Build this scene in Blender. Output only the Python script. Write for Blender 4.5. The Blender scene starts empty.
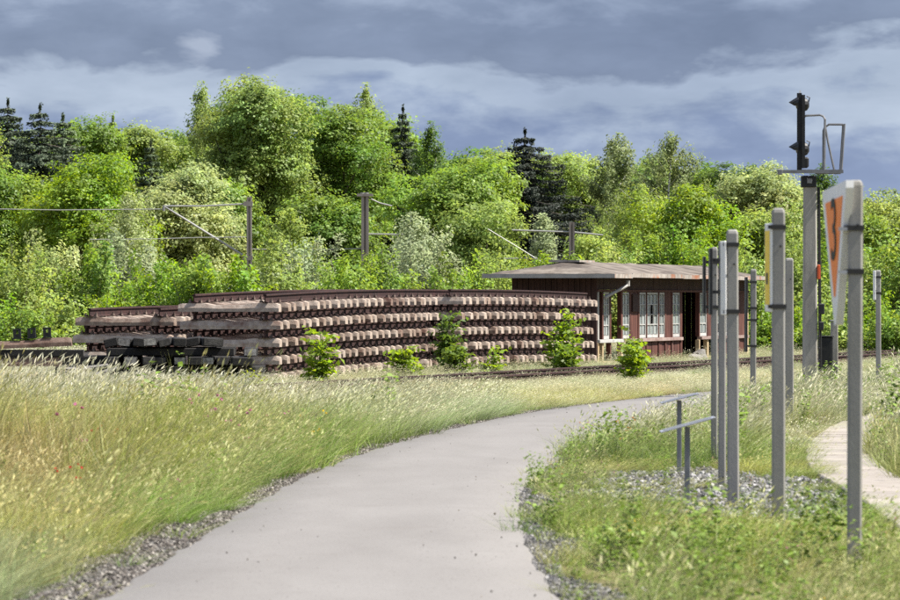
import bpy, math, random
import numpy as np
from mathutils import Vector, Matrix

R = math.radians
rng = np.random.default_rng(7)
random.seed(7)
scene = bpy.context.scene
COL = scene.collection

# ------------------------------------------------------------------ camera
EYE, F, HOR = 1.8, 5000.0, 300.0          # eye height, focal length in px of the 900 px photo, horizon row
cam_d = bpy.data.cameras.new('camera')
cam = bpy.data.objects.new('camera', cam_d); COL.objects.link(cam)
cam.location = (0, 0, EYE)
cam.rotation_euler = (R(90), 0, 0)
cam_d.sensor_width = 36.0
cam_d.lens = 200.0
cam_d.clip_start = 0.5
cam_d.clip_end = 20000
cam_d.dof.use_dof = True
cam_d.dof.focus_distance = 130.0
cam_d.dof.aperture_fstop = 9.0
scene.camera = cam
scene.view_settings.view_transform = 'Standard'
scene.view_settings.look = 'None'
scene.view_settings.gamma = 1.0
scene.view_settings.use_curve_mapping = False
scene.view_settings.exposure = 1.34
scene.render.resolution_x, scene.render.resolution_y = 1024, 683
scene.cycles.use_denoising = False
scene.cycles.use_adaptive_sampling = False
scene.cycles.max_bounces = 6
scene.cycles.transparent_max_bounces = 12

# ------------------------------------------------------------------ sun and sky
SUN_EL = R(57)
SUN = Vector((0.99, -0.06, 0)).normalized() * math.cos(SUN_EL) + Vector((0, 0, math.sin(SUN_EL)))
sl = bpy.data.lights.new('sun', 'SUN'); sl.energy = 4.6; sl.angle = R(0.53); sl.color = (1.0, 0.955, 0.88)
so = bpy.data.objects.new('sun', sl); COL.objects.link(so)
so.rotation_euler = (-SUN).to_track_quat('-Z', 'Y').to_euler()
so.location = (20, -20, 60)

world = bpy.data.worlds.new('World'); scene.world = world; world.use_nodes = True
nt = world.node_tree; nt.nodes.clear()
def N(tree, kind, **kw):
    n = tree.nodes.new(kind)
    for k, v in kw.items():
        setattr(n, k, v)
    return n
def ramp(tree, fac, stops, interp='LINEAR'):
    n = N(tree, 'ShaderNodeValToRGB'); cr = n.color_ramp; cr.interpolation = interp
    while len(cr.elements) < len(stops): cr.elements.new(0.5)
    for e, (p, c) in zip(cr.elements, stops):
        e.position = p; e.color = (c[0], c[1], c[2], 1) if len(c) == 3 else c
    tree.links.new(fac, n.inputs[0]); return n.outputs[0]
def math_n(tree, op, a, b=None, c=None):
    n = N(tree, 'ShaderNodeMath', operation=op)
    for i, v in enumerate((a, b, c)):
        if v is None: continue
        if hasattr(v, 'links') or hasattr(v, 'is_output'): tree.links.new(v, n.inputs[i])
        else: n.inputs[i].default_value = v
    return n.outputs[0]
def mixc(tree, fac, a, b, mode='MIX'):
    n = N(tree, 'ShaderNodeMix', data_type='RGBA', blend_type=mode)
    for s, v in ((n.inputs[0], fac), (n.inputs[6], a), (n.inputs[7], b)):
        if hasattr(v, 'is_output'): tree.links.new(v, s)
        elif isinstance(v, (int, float)): s.default_value = v
        else: s.default_value = (v[0], v[1], v[2], 1)
    return n.outputs[2]

tc = N(nt, 'ShaderNodeTexCoord')
sep = N(nt, 'ShaderNodeSeparateXYZ'); nt.links.new(tc.outputs['Generated'], sep.inputs[0])
mp = N(nt, 'ShaderNodeMapping'); mp.inputs['Scale'].default_value = (1, 1, 2.6); mp.inputs['Location'].default_value = (0.37, 0, 0.11)
nt.links.new(tc.outputs['Generated'], mp.inputs[0])
def wnoise(scale, detail, rough, dist=0.0):
    n = N(nt, 'ShaderNodeTexNoise'); n.inputs['Scale'].default_value = scale; n.inputs['Detail'].default_value = detail
    n.inputs['Roughness'].default_value = rough; n.inputs['Distortion'].default_value = dist
    nt.links.new(mp.outputs[0], n.inputs['Vector']); return n.outputs[0]
n1 = wnoise(17, 7, 0.52, 0.3); n2 = wnoise(46, 6, 0.55, 0.2); n3 = wnoise(9, 3, 0.5)
# height in the sky, warped by billows: blue veil low down, a paler bank, then the dark storm deck above
w = math_n(nt, 'MULTIPLY_ADD', math_n(nt, 'SUBTRACT', n1, 0.5), 0.050, sep.outputs['Z'])
w = math_n(nt, 'MULTIPLY_ADD', math_n(nt, 'SUBTRACT', n2, 0.5), 0.030, w)
deck = ramp(nt, math_n(nt, 'MULTIPLY', w, 10.0), [
    (0.0, (0.160, 0.194, 0.280)), (0.20, (0.120, 0.148, 0.234)), (0.28, (0.122, 0.150, 0.234)), (0.36, (0.200, 0.226, 0.288)),
    (0.435, (0.190, 0.215, 0.278)), (0.485, (0.097, 0.117, 0.176)), (0.60, (0.095, 0.115, 0.175)), (0.70, (0.150, 0.173, 0.24)), (0.84, (0.112, 0.135, 0.20)), (1.0, (0.13, 0.153, 0.22))])
mott = ramp(nt, n2, [(0.28, (0.80, 0.82, 0.85)), (0.72, (1.20, 1.18, 1.14))])
big = ramp(nt, n3, [(0.3, (0.86, 0.88, 0.92)), (0.72, (1.22, 1.19, 1.13))])
cl = mixc(nt, 1.0, mixc(nt, 1.0, mixc(nt, 1.0, deck, mott, 'MULTIPLY'), big, 'MULTIPLY'), (0.84, 0.90, 0.925), 'MULTIPLY')
# one small bright puff in front of the dark deck
pd = N(nt, 'ShaderNodeVectorMath', operation='DISTANCE'); nt.links.new(tc.outputs['Generated'], pd.inputs[0])
pd.inputs[1].default_value = Vector(((205-450)/F, 1, (HOR-47)/F)).normalized()
pf = math_n(nt, 'MULTIPLY_ADD', math_n(nt, 'SUBTRACT', n2, 0.5), 0.022, pd.outputs['Value'])
puff = ramp(nt, math_n(nt, 'MULTIPLY', pf, 100.0), [(0.0, (1, 1, 1)), (0.12, (0.75, 0.75, 0.75)), (0.34, (0, 0, 0))])
cl = mixc(nt, math_n(nt, 'MULTIPLY', puff, 0.45), cl, (0.25, 0.28, 0.34))
sky = N(nt, 'ShaderNodeTexSky', sky_type='NISHITA', sun_disc=False)
sky.sun_elevation = SUN_EL; sky.sun_rotation = math.atan2(SUN.x, SUN.y); sky.air_density = 1.0; sky.dust_density = 0.6
skyc = mixc(nt, 1.0, sky.outputs[0], (0.05, 0.05, 0.05), 'MULTIPLY')
# extra brightness added to the unseen cloud towards the zenith, to fill the shade
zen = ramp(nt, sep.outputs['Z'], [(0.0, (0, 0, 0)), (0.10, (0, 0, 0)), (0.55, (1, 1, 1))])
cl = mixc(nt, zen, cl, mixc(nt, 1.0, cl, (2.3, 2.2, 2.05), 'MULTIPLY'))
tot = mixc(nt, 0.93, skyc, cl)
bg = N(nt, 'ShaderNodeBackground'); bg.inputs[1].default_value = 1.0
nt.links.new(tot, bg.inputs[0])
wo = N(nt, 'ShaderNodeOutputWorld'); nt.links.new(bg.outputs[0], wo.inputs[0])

# ------------------------------------------------------------------ helpers
def P(px, py, d): return Vector(((px-450)/F*d, d, EYE+(HOR-py)/F*d))
def gd(py): return EYE*F/(py-HOR)
def X_at(px, d): return (px-450)/F*d

def tag(o, label, cat=None, group=None, kind=None):
    if label: o['label'] = label
    if cat: o['category'] = cat
    if group: o['group'] = group
    if kind: o['kind'] = kind
    return o
def empty(name, loc=(0, 0, 0), rz=0.0, label=None, cat=None, group=None):
    o = bpy.data.objects.new(name, None); COL.objects.link(o)
    o.location = loc; o.rotation_euler = (0, 0, rz); o.empty_display_size = 0.1
    return tag(o, label, cat, group)

class MB:
    def __init__(s): s.v = []; s.f = []; s.m = []
    def add(s, vs, fs, mi=0):
        b = len(s.v); s.v += [tuple(v) for v in vs]; s.f += [tuple(i+b for i in f) for f in fs]; s.m += [mi]*len(fs); return s
    def box(s, c, size, rot=None, mi=0, bev=0.0):
        hx, hy, hz = size[0]/2, size[1]/2, size[2]/2
        if bev > 0:
            vs = []
            b = min(bev, hx*.9, hy*.9, hz*.9)
            for sx in (-1, 1):
                for sy in (-1, 1):
                    for sz in (-1, 1):
                        vs += [(sx*hx, sy*(hy-b), sz*(hz-b)), (sx*(hx-b), sy*hy, sz*(hz-b)), (sx*(hx-b), sy*(hy-b), sz*hz)]
            def ix(sx, sy, sz, k): return (((sx > 0)*2+(sy > 0))*2+(sz > 0))*3+k
            fs = []
            for q in (-1, 1):
                fs.append((ix(q,-1,-1,0), ix(q,1,-1,0), ix(q,1,1,0), ix(q,-1,1,0)))
                fs.append((ix(-1,q,-1,1), ix(1,q,-1,1), ix(1,q,1,1), ix(-1,q,1,1)))
                fs.append((ix(-1,-1,q,2), ix(1,-1,q,2), ix(1,1,q,2), ix(-1,1,q,2)))
            for a in (-1, 1):
                for b2 in (-1, 1):
                    fs.append((ix(a,b2,-1,0), ix(a,b2,-1,1), ix(a,b2,1,1), ix(a,b2,1,0)))
                    fs.append((ix(a,-1,b2,0), ix(a,-1,b2,2), ix(a,1,b2,2), ix(a,1,b2,0)))
                    fs.append((ix(-1,a,b2,1), ix(-1,a,b2,2), ix(1,a,b2,2), ix(1,a,b2,1)))
                    for c2 in (-1, 1): fs.append((ix(a,b2,c2,0), ix(a,b2,c2,1), ix(a,b2,c2,2)))
        else:
            vs = [(x, y, z) for x in (-hx, hx) for y in (-hy, hy) for z in (-hz, hz)]
            fs = [(0,1,3,2), (4,6,7,5), (0,4,5,1), (2,3,7,6), (0,2,6,4), (1,5,7,3)]
        M = rot if rot is not None else Matrix.Identity(3)
        c = Vector(c)
        return s.add([c + M @ Vector(v) for v in vs], fs, mi)
    def tube(s, pts, rad, n=8, mi=0, cap=True):
        pts = [Vector(p) for p in pts]
        if not hasattr(rad, '__len__'): rad = [rad]*len(pts)
        base = len(s.v); up = None
        for i, p in enumerate(pts):
            t = (pts[min(i+1, len(pts)-1)] - pts[max(i-1, 0)]).normalized()
            if up is None: up = Vector((0, 0, 1)) if abs(t.z) < .9 else Vector((1, 0, 0))
            a = t.cross(up).normalized(); b = a.cross(t).normalized(); up = b
            for k in range(n):
                q = 2*math.pi*k/n
                s.v.append(tuple(p + (a*math.cos(q)+b*math.sin(q))*rad[i]))
        for i in range(len(pts)-1):
            for k in range(n):
                s.f.append((base+i*n+k, base+i*n+(k+1) % n, base+(i+1)*n+(k+1) % n, base+(i+1)*n+k)); s.m.append(mi)
        if cap:
            s.f.append(tuple(base+k for k in range(n))[::-1]); s.m.append(mi)
            e = base+(len(pts)-1)*n
            s.f.append(tuple(e+k for k in range(n))); s.m.append(mi)
        return s
    def prism(s, poly, axis_o, ax, ay, an, t, mi=0):
        """poly: 2d outline in the plane (ax, ay) at axis_o, thickness t along an"""
        o = Vector(axis_o); n = len(poly)
        a = [o + ax*p[0] + ay*p[1] for p in poly]; b = [q + an*t for q in a]
        return s.add(a+b, [tuple(range(n))[::-1], tuple(range(n, 2*n))] + [(i, (i+1) % n, n+(i+1) % n, n+i) for i in range(n)], mi)
    def mesh(s, name, mats, smooth=False):
        me = bpy.data.meshes.new(name); me.from_pydata(s.v, [], s.f); 
        for m in (mats if isinstance(mats, (list, tuple)) else [mats]): me.materials.append(m)
        if any(s.m): me.polygons.foreach_set('material_index', s.m)
        import bmesh
        bm = bmesh.new(); bm.from_mesh(me); bmesh.ops.recalc_face_normals(bm, faces=bm.faces); bm.to_mesh(me); bm.free()
        if smooth: me.polygons.foreach_set('use_smooth', [True]*len(me.polygons))
        return me
    def build(s, name, mats, parent=None, smooth=False):
        return link(name, s.mesh(name, mats, smooth), parent)
def link(name, me, parent=None, loc=None, rot=None):
    o = bpy.data.objects.new(name, me); COL.objects.link(o)
    if parent is not None: o.parent = parent
    if loc is not None: o.location = loc
    if rot is not None: o.rotation_euler = rot
    return o
def np_mesh(name, V, Fq, mat, attrs=None, nside=4):
    """numpy verts (n,3) and faces (m,nside)"""
    me = bpy.data.meshes.new(name); n, m = len(V), len(Fq)
    me.vertices.add(n); me.vertices.foreach_set('co', np.ascontiguousarray(V, np.float32).ravel())
    me.loops.add(m*nside); me.loops.foreach_set('vertex_index', np.ascontiguousarray(Fq, np.int32).ravel())
    me.polygons.add(m); me.polygons.foreach_set('loop_start', np.arange(0, m*nside, nside, dtype=np.int32))
    me.update(calc_edges=True)
    for k, a in (attrs or {}).items():
        at = me.attributes.new(k, 'FLOAT', 'POINT'); at.data.foreach_set('value', np.ascontiguousarray(a, np.float32))
    me.materials.append(mat)
    return me

# ------------------------------------------------------------------ materials
def mat_base(name):
    m = bpy.data.materials.new(name); m.use_nodes = True
    t = m.node_tree; b = t.nodes['Principled BSDF']; return m, t, b
def solid(name, c, rough=.7, metal=0.0, c2=None, scale=6.0, detail=6, bump=0.0, bscale=60.0, spec=0.35, stretch=None, lo=.35, hi=.65, c3=None, s3=1.5, l3=.5, h3=.7):
    m, t, b = mat_base(name)
    tcn = N(t, 'ShaderNodeTexCoord'); vec = tcn.outputs['Object']
    oi = N(t, 'ShaderNodeObjectInfo')
    off = N(t, 'ShaderNodeVectorMath', operation='MULTIPLY_ADD'); 
    cmb = N(t, 'ShaderNodeCombineXYZ'); t.links.new(oi.outputs['Random'], cmb.inputs[0]); t.links.new(oi.outputs['Random'], cmb.inputs[1])
    t.links.new(cmb.outputs[0], off.inputs[0]); off.inputs[1].default_value = (37, 53, 0); t.links.new(vec, off.inputs[2])
    vec = off.outputs[0]
    if stretch:
        mpn = N(t, 'ShaderNodeMapping'); mpn.inputs['Scale'].default_value = stretch; t.links.new(vec, mpn.inputs[0]); vec = mpn.outputs[0]
    def noise(s, d=6, r=.6):
        n = N(t, 'ShaderNodeTexNoise'); n.inputs['Scale'].default_value = s; n.inputs['Detail'].default_value = d; n.inputs['Roughness'].default_value = r
        t.links.new(vec, n.inputs['Vector']); return n.outputs[0]
    col = None
    if c2 is not None:
        col = ramp(t, noise(scale, detail), [(lo, c), (hi, c2)])
        if c3 is not None:
            f = ramp(t, noise(s3, 5, .65), [(l3, (0, 0, 0)), (h3, (1, 1, 1))])
            col = mixc(t, f, col, c3)
        vr = N(t, 'ShaderNodeHueSaturation'); t.links.new(col, vr.inputs['Color'])
        mr = N(t, 'ShaderNodeMapRange'); mr.inputs[3].default_value = .86; mr.inputs[4].default_value = 1.12
        t.links.new(oi.outputs['Random'], mr.inputs[0]); t.links.new(mr.outputs[0], vr.inputs['Value'])
        t.links.new(vr.outputs[0], b.inputs['Base Color'])
    else:
        b.inputs['Base Color'].default_value = (*c, 1)
    b.inputs['Roughness'].default_value = rough; b.inputs['Metallic'].default_value = metal
    b.inputs['Specular IOR Level'].default_value = spec
    if bump:
        bn = N(t, 'ShaderNodeBump'); bn.inputs['Strength'].default_value = bump; bn.inputs['Distance'].default_value = .02
        t.links.new(noise(bscale, 4), bn.inputs['Height']); t.links.new(bn.outputs[0], b.inputs['Normal'])
    return m
M = {}
M['concrete'] = solid('weathered_concrete', (.27, .205, .16), .9, c2=(.42, .345, .285), scale=9, bump=.35, bscale=40, c3=(.17, .095, .07), s3=2.4, l3=.54, h3=.74)
M['concrete_brown'] = solid('stained_concrete', (.20, .14, .105), .9, c2=(.34, .265, .21), scale=9, bump=.35, bscale=40, c3=(.12, .062, .045), s3=2.0, l3=.48, h3=.66)
M['concrete_rust'] = solid('rust_brown_concrete', (.15, .09, .066), .9, c2=(.27, .19, .15), scale=7, bump=.4, bscale=40, c3=(.10, .05, .036), s3=2.0, l3=.48, h3=.66)
M['rail'] = solid('rusty_steel', (.018, .0075, .0065), .85, c2=(.046, .018, .014), scale=8, bump=.3, bscale=60)
M['clip'] = solid('rusty_clip', (.035, .02, .016), .85, c2=(.20, .15, .12), scale=14)
M['tar'] = solid('tarred_wood', (.007, .0062, .0055), .8, c2=(.020, .017, .015), scale=7, stretch=(1, 6, 6), bump=.5, bscale=30)
M['tar_end'] = solid('grey_wood_end', (.14, .125, .11), .9, c2=(.40, .37, .33), scale=16, bump=.5, bscale=60)
M['tar_mid'] = solid('weathered_tar', (.035, .031, .028), .9, c2=(.10, .09, .08), scale=12, bump=.4, bscale=50)
M['oldboard'] = solid('grey_old_board', (.085, .078, .07), .9, c2=(.20, .185, .165), scale=8, stretch=(.3, 3, 3))
M['post'] = solid('galvanised_grey_post', (.215, .207, .188), .62, c2=(.28, .268, .245), scale=3.5, detail=8, stretch=(1, 1, .35), bump=.08, bscale=90, c3=(.21, .20, .175), s3=1.2)
M['band'] = solid('dark_band', (.045, .043, .04), .5, .4)
M['steel'] = solid('brushed_steel', (.42, .42, .43), .38, .75, c2=(.50, .50, .52), scale=20)
M['steel_dark'] = solid('grey_steel_post', (.16, .165, .17), .5, .3, c2=(.22, .225, .23), scale=5)
M['white'] = solid('white_enamel', (.74, .73, .70), .45, c2=(.80, .79, .77), scale=5, c3=(.58, .55, .49), s3=3, l3=.62, h3=.8)
M['orange'] = solid('orange_reflective', (.86, .20, .006), .45, c2=(.90, .24, .01), scale=3)
M['yellow'] = solid('yellow_enamel', (.88, .60, .008), .45, c2=(.92, .64, .015), scale=3)
M['black'] = solid('black_paint', (.012, .012, .013), .5, c2=(.022, .022, .022), scale=8)
M['digit'] = solid('black_print', (.02, .025, .018), .6)
M['mast'] = solid('concrete_mast', (.30, .28, .245), .85, c2=(.40, .375, .33), scale=2.5, detail=8, stretch=(2, 2, .4), bump=.15, bscale=50, c3=(.19, .175, .15), s3=1.0)
M['cmast'] = solid('railway_mast', (.20, .17, .15), .8, c2=(.28, .25, .22), scale=2, stretch=(2, 2, .4))
M['wire'] = solid('pale_wire', (.26, .26, .245), .5, .3)
M['grey_metal'] = solid('grey_metal', (.17, .17, .175), .5, .4, c2=(.24, .24, .245), scale=6)
M['redwood'] = solid('faded_red_boards', (.055, .017, .012), .8, c2=(.115, .043, .030), scale=7, stretch=(1, 1, .2), bump=.3, bscale=40, c3=(.20, .115, .095), s3=3, l3=.58, h3=.78)
M['paletimber'] = solid('pinkish_pale_timber', (.20, .13, .11), .8, c2=(.33, .25, .22), scale=5, stretch=(.4, 1, 1))
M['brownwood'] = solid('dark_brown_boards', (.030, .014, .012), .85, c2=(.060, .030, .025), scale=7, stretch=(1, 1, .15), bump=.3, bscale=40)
M['rawwood'] = solid('bare_yellow_timber', (.34, .245, .13), .8, c2=(.46, .37, .235), scale=6, stretch=(1, 1, .3), c3=(.34, .17, .08), s3=3, l3=.58, h3=.75)
M['winwhite'] = solid('peeling_white_frame', (.34, .33, .305), .6, c2=(.47, .46, .44), scale=9, c3=(.40, .30, .27), s3=5, l3=.6, h3=.75)
M['roof'] = solid('roofing_felt', (.090, .072, .056), .95, c2=(.165, .140, .115), scale=2.6, detail=8, bump=.8, bscale=9, c3=(.050, .038, .030), s3=.9, l3=.46, h3=.62)
M['fascia'] = solid('fascia_board', (.22, .19, .16), .85, c2=(.36, .32, .28), scale=5, c3=(.30, .12, .06), s3=2.2, l3=.52, h3=.66)
M['fascia_grey'] = solid('fascia_tin', (.26, .245, .22), .6, c2=(.34, .325, .30), scale=4)
M['interior'] = solid('dark_interior_boards', (.035, .024, .020), .9, c2=(.06, .042, .035), scale=5)
M['floorboards'] = solid('dusty_floor', (.09, .075, .06), .9, c2=(.14, .12, .10), scale=4)
M['stone'] = solid('rubble', (.15, .135, .12), .9, c2=(.25, .235, .215), scale=8, bump=.4, bscale=30)
M['bark'] = solid('bark', (.06, .048, .038), .95, c2=(.12, .10, .082), scale=4, stretch=(3, 3, .6), bump=.5, bscale=12)
M['birchbark'] = solid('birch_bark', (.50, .48, .44), .8, c2=(.62, .60, .57), scale=3, c3=(.06, .055, .05), s3=4, l3=.55, h3=.62)
M['slab'] = solid('pale_concrete_slab', (.22, .19, .16), .9, c2=(.27, .24, .21), scale=5, bump=.15, bscale=50)
M['redpaint'] = solid('red_orange_paint', (.60, .10, .03), .5)
M['lens'] = solid('dark_lens', (.02, .022, .025), .15, spec=.6)

def glass_mat():
    m, t, b = mat_base('dirty_glass')
    out = t.nodes['Material Output']
    tcn = N(t, 'ShaderNodeTexCoord'); nz = N(t, 'ShaderNodeTexNoise'); nz.inputs['Scale'].default_value = 3; nz.inputs['Detail'].default_value = 5
    t.links.new(tcn.outputs['Object'], nz.inputs['Vector'])
    b.inputs['Base Color'].default_value = (.46, .50, .50, 1); b.inputs['Roughness'].default_value = .12; b.inputs['Specular IOR Level'].default_value = .8
    tr = N(t, 'ShaderNodeBsdfTransparent'); tr.inputs[0].default_value = (.75, .82, .80, 1)
    f = ramp(t, nz.outputs[0], [(.3, (.40, .40, .40)), (.7, (.72, .72, .72))])
    mx = N(t, 'ShaderNodeMixShader'); t.links.new(f, mx.inputs[0]); t.links.new(tr.outputs[0], mx.inputs[1]); t.links.new(b.outputs[0], mx.inputs[2])
    t.links.new(mx.outputs[0], out.inputs[0]); return m
M['glass'] = glass_mat()

def leaf_mat(name, transl=.48, spec=.3, rough=.5):
    """crown colour = the object's own colour, varied leaf by leaf"""
    m, t, b = mat_base(name); out = t.nodes['Material Output']
    oi = N(t, 'ShaderNodeObjectInfo'); at = N(t, 'ShaderNodeAttribute', attribute_name='tint')
    hs = N(t, 'ShaderNodeHueSaturation'); t.links.new(oi.outputs['Color'], hs.inputs['Color']); t.links.new(at.outputs['Fac'], hs.inputs['Value'])
    a2 = N(t, 'ShaderNodeAttribute', attribute_name='hue'); t.links.new(a2.outputs['Fac'], hs.inputs['Hue'])
    t.links.new(hs.outputs[0], b.inputs['Base Color']); b.inputs['Roughness'].default_value = rough; b.inputs['Specular IOR Level'].default_value = spec
    tl = N(t, 'ShaderNodeBsdfTranslucent'); h2 = N(t, 'ShaderNodeHueSaturation'); h2.inputs['Value'].default_value = 1.35; h2.inputs['Hue'].default_value = .485
    h2.inputs['Saturation'].default_value = 1.1
    t.links.new(hs.outputs[0], h2.inputs['Color']); t.links.new(h2.outputs[0], tl.inputs[0])
    mx = N(t, 'ShaderNodeMixShader'); mx.inputs[0].default_value = transl
    t.links.new(b.outputs[0], mx.inputs[1]); t.links.new(tl.outputs[0], mx.inputs[2]); t.links.new(mx.outputs[0], out.inputs[0])
    return m
M['leaf'] = leaf_mat('leaves'); M['needle'] = leaf_mat('needles', .15, .25, .6)

def grass_mat():
    m, t, b = mat_base('grass_blades'); out = t.nodes['Material Output']
    ac = N(t, 'ShaderNodeAttribute', attribute_name='col', attribute_type='INSTANCER')
    hc = N(t, 'ShaderNodeAttribute', attribute_name='hcol', attribute_type='INSTANCER')
    at = N(t, 'ShaderNodeAttribute', attribute_name='tint'); ah = N(t, 'ShaderNodeAttribute', attribute_name='head')
    c = mixc(t, ah.outputs['Fac'], ac.outputs['Color'], hc.outputs['Color'])
    hs = N(t, 'ShaderNodeHueSaturation'); t.links.new(c, hs.inputs['Color']); t.links.new(at.outputs['Fac'], hs.inputs['Value'])
    t.links.new(hs.outputs[0], b.inputs['Base Color']); b.inputs['Roughness'].default_value = .5; b.inputs['Specular IOR Level'].default_value = .3
    tl = N(t, 'ShaderNodeBsdfTranslucent'); t.links.new(hs.outputs[0], tl.inputs[0])
    mx = N(t, 'ShaderNodeMixShader'); mx.inputs[0].default_value = .32
    t.links.new(b.outputs[0], mx.inputs[1]); t.links.new(tl.outputs[0], mx.inputs[2]); t.links.new(mx.outputs[0], out.inputs[0])
    return m
M['grass'] = grass_mat()
def inst_mat(name, rough=.9):
    m, t, b = mat_base(name)
    ac = N(t, 'ShaderNodeAttribute', attribute_name='col', attribute_type='INSTANCER')
    t.links.new(ac.outputs['Color'], b.inputs['Base Color']); b.inputs['Roughness'].default_value = rough; return m
M['gravel'] = inst_mat('gravel_stones')

def ground_mat():
    m, t, b = mat_base('meadow_soil'); tcn = N(t, 'ShaderNodeTexCoord')
    def nz(s, d=6):
        n = N(t, 'ShaderNodeTexNoise'); n.inputs['Scale'].default_value = s; n.inputs['Detail'].default_value = d; t.links.new(tcn.outputs['Object'], n.inputs['Vector']); return n.outputs[0]
    c = ramp(t, nz(.6), [(.35, (.10, .105, .035)), (.65, (.19, .165, .075))])
    c = mixc(t, ramp(t, nz(14, 8), [(.4, (0, 0, 0)), (.65, (1, 1, 1))]), c, (.13, .10, .065))
    t.links.new(c, b.inputs['Base Color']); b.inputs['Roughness'].default_value = 1; b.inputs['Specular IOR Level'].default_value = .1
    bn = N(t, 'ShaderNodeBump'); bn.inputs['Strength'].default_value = .8; bn.inputs['Distance'].default_value = .05
    t.links.new(nz(25, 5), bn.inputs['Height']); t.links.new(bn.outputs[0], b.inputs['Normal']); return m
def asphalt_mat():
    m, t, b = mat_base('pale_asphalt'); tcn = N(t, 'ShaderNodeTexCoord')
    def nz(s, d=6, r=.6, st=None):
        v = tcn.outputs['Object']
        if st:
            mpn = N(t, 'ShaderNodeMapping'); mpn.inputs['Scale'].default_value = st; t.links.new(v, mpn.inputs[0]); v = mpn.outputs[0]
        n = N(t, 'ShaderNodeTexNoise'); n.inputs['Scale'].default_value = s; n.inputs['Detail'].default_value = d; n.inputs['Roughness'].default_value = r
        t.links.new(v, n.inputs['Vector']); return n.outputs[0]
    c = ramp(t, nz(.9, 7, .65, (1, .25, 1)), [(.3, (.150, .139, .129)), (.7, (.182, .170, .159))])
    c = mixc(t, ramp(t, nz(55, 4, .7, (1, .12, 1)), [(.30, (1, 1, 1)), (.42, (0, 0, 0))]), c, (.115, .104, .095))
    c = mixc(t, ramp(t, nz(2.2, 5, .6, (.5, .5, 1)), [(.60, (0, 0, 0)), (.72, (.55, .55, .55))]), c, (.142, .129, .118))
    c = mixc(t, ramp(t, nz(70, 3, .8, (1, .35, 1)), [(.60, (0, 0, 0)), (.70, (.8, .8, .8))]), c, (.225, .212, .20))
    c = mixc(t, ramp(t, nz(38, 4, .8, (1, .3, 1)), [(.26, (.9, .9, .9)), (.36, (0, 0, 0))]), c, (.085, .076, .07))
    t.links.new(c, b.inputs['Base Color']); b.inputs['Roughness'].default_value = .92; b.inputs['Specular IOR Level'].default_value = .25
    bn = N(t, 'ShaderNodeBump'); bn.inputs['Strength'].default_value = .35; bn.inputs['Distance'].default_value = .01
    t.links.new(nz(90, 3), bn.inputs['Height']); t.links.new(bn.outputs[0], b.inputs['Normal']); return m
M['ground'] = ground_mat(); M['asphalt'] = asphalt_mat()
M['bed'] = solid('gravel_bed', (.075, .068, .06), 1, c2=(.14, .13, .12), scale=25, bump=.8, bscale=40)

# ------------------------------------------------------------------ ground
g = MB()
xs = [-9000, -400, -120, -40, 40, 120, 400, 9000]; ys = [-9000, -200, 0, 60, 120, 200, 500, 12000]
g.add([(x, y, 0) for y in ys for x in xs], [(j*8+i, j*8+i+1, (j+1)*8+i+1, (j+1)*8+i) for j in range(7) for i in range(7)])
tag(g.build('ground', M['ground']), 'meadow ground under the grass', 'ground', kind='structure')

# path edges as X over distance
LD = [5, 20, 30, 36.7, 42.5, 49.5, 55.9, 63.4, 68.2, 77.6, 86, 89.5, 95, 100, 110, 130, 150]
LX = [-2.6, -2.3, -2.02, -1.84, -1.70, -1.47, -1.12, -.51, 0, 1.09, 2.59, 3.36, 4.65, 5.8, 8.6, 16, 25]
RD = [5, 20, 30, 35.3, 41.9, 47.4, 55, 63, 70, 78, 82, 86, 90, 95, 100, 110, 130, 150]
RX = [.95, .78, .60, .51, .53, .63, 1.1, 1.8, 2.7, 3.9, 4.5, 5.15, 5.95, 7.1, 8.5, 11.8, 19, 28]
def smooth_interp(y, D, Xs):
    s = 0
    for o in (-2.5, -1.25, 0, 1.25, 2.5): s = s + np.interp(np.asarray(y)+o, D, Xs)
    return s/5
def pL(y): return smooth_interp(y, LD, LX)
def pR(y): return smooth_interp(y, RD, RX)
ydata = np.arange(6, 150, .25)
mb = MB(); vs = []; fs = []
wob = lambda y, s: .018*math.sin(y*2.1+s)+.014*math.sin(y*5.3+s*2)+.01*math.sin(y*11+s)
for i, y in enumerate(ydata):
    l, r_ = float(pL(y))+wob(y, 0), float(pR(y))+wob(y, 3)
    vs += [(l-.05, y, 0.001), (l, y, .035), (l*.75+r_*.25, y, .05), (l*.5+r_*.5, y, .056), (l*.25+r_*.75, y, .05), (r_, y, .035), (r_+.05, y, 0.001)]
    if i:
        a = (i-1)*7
        for k in range(6): fs.append((a+k, a+k+1, a+7+k+1, a+7+k))
mb.add(vs, fs)
pth = mb.build('asphalt_path', M['asphalt'], smooth=True); tag(pth, 'pale grey asphalt path curving between the grass verges', 'path', kind='structure')

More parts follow.
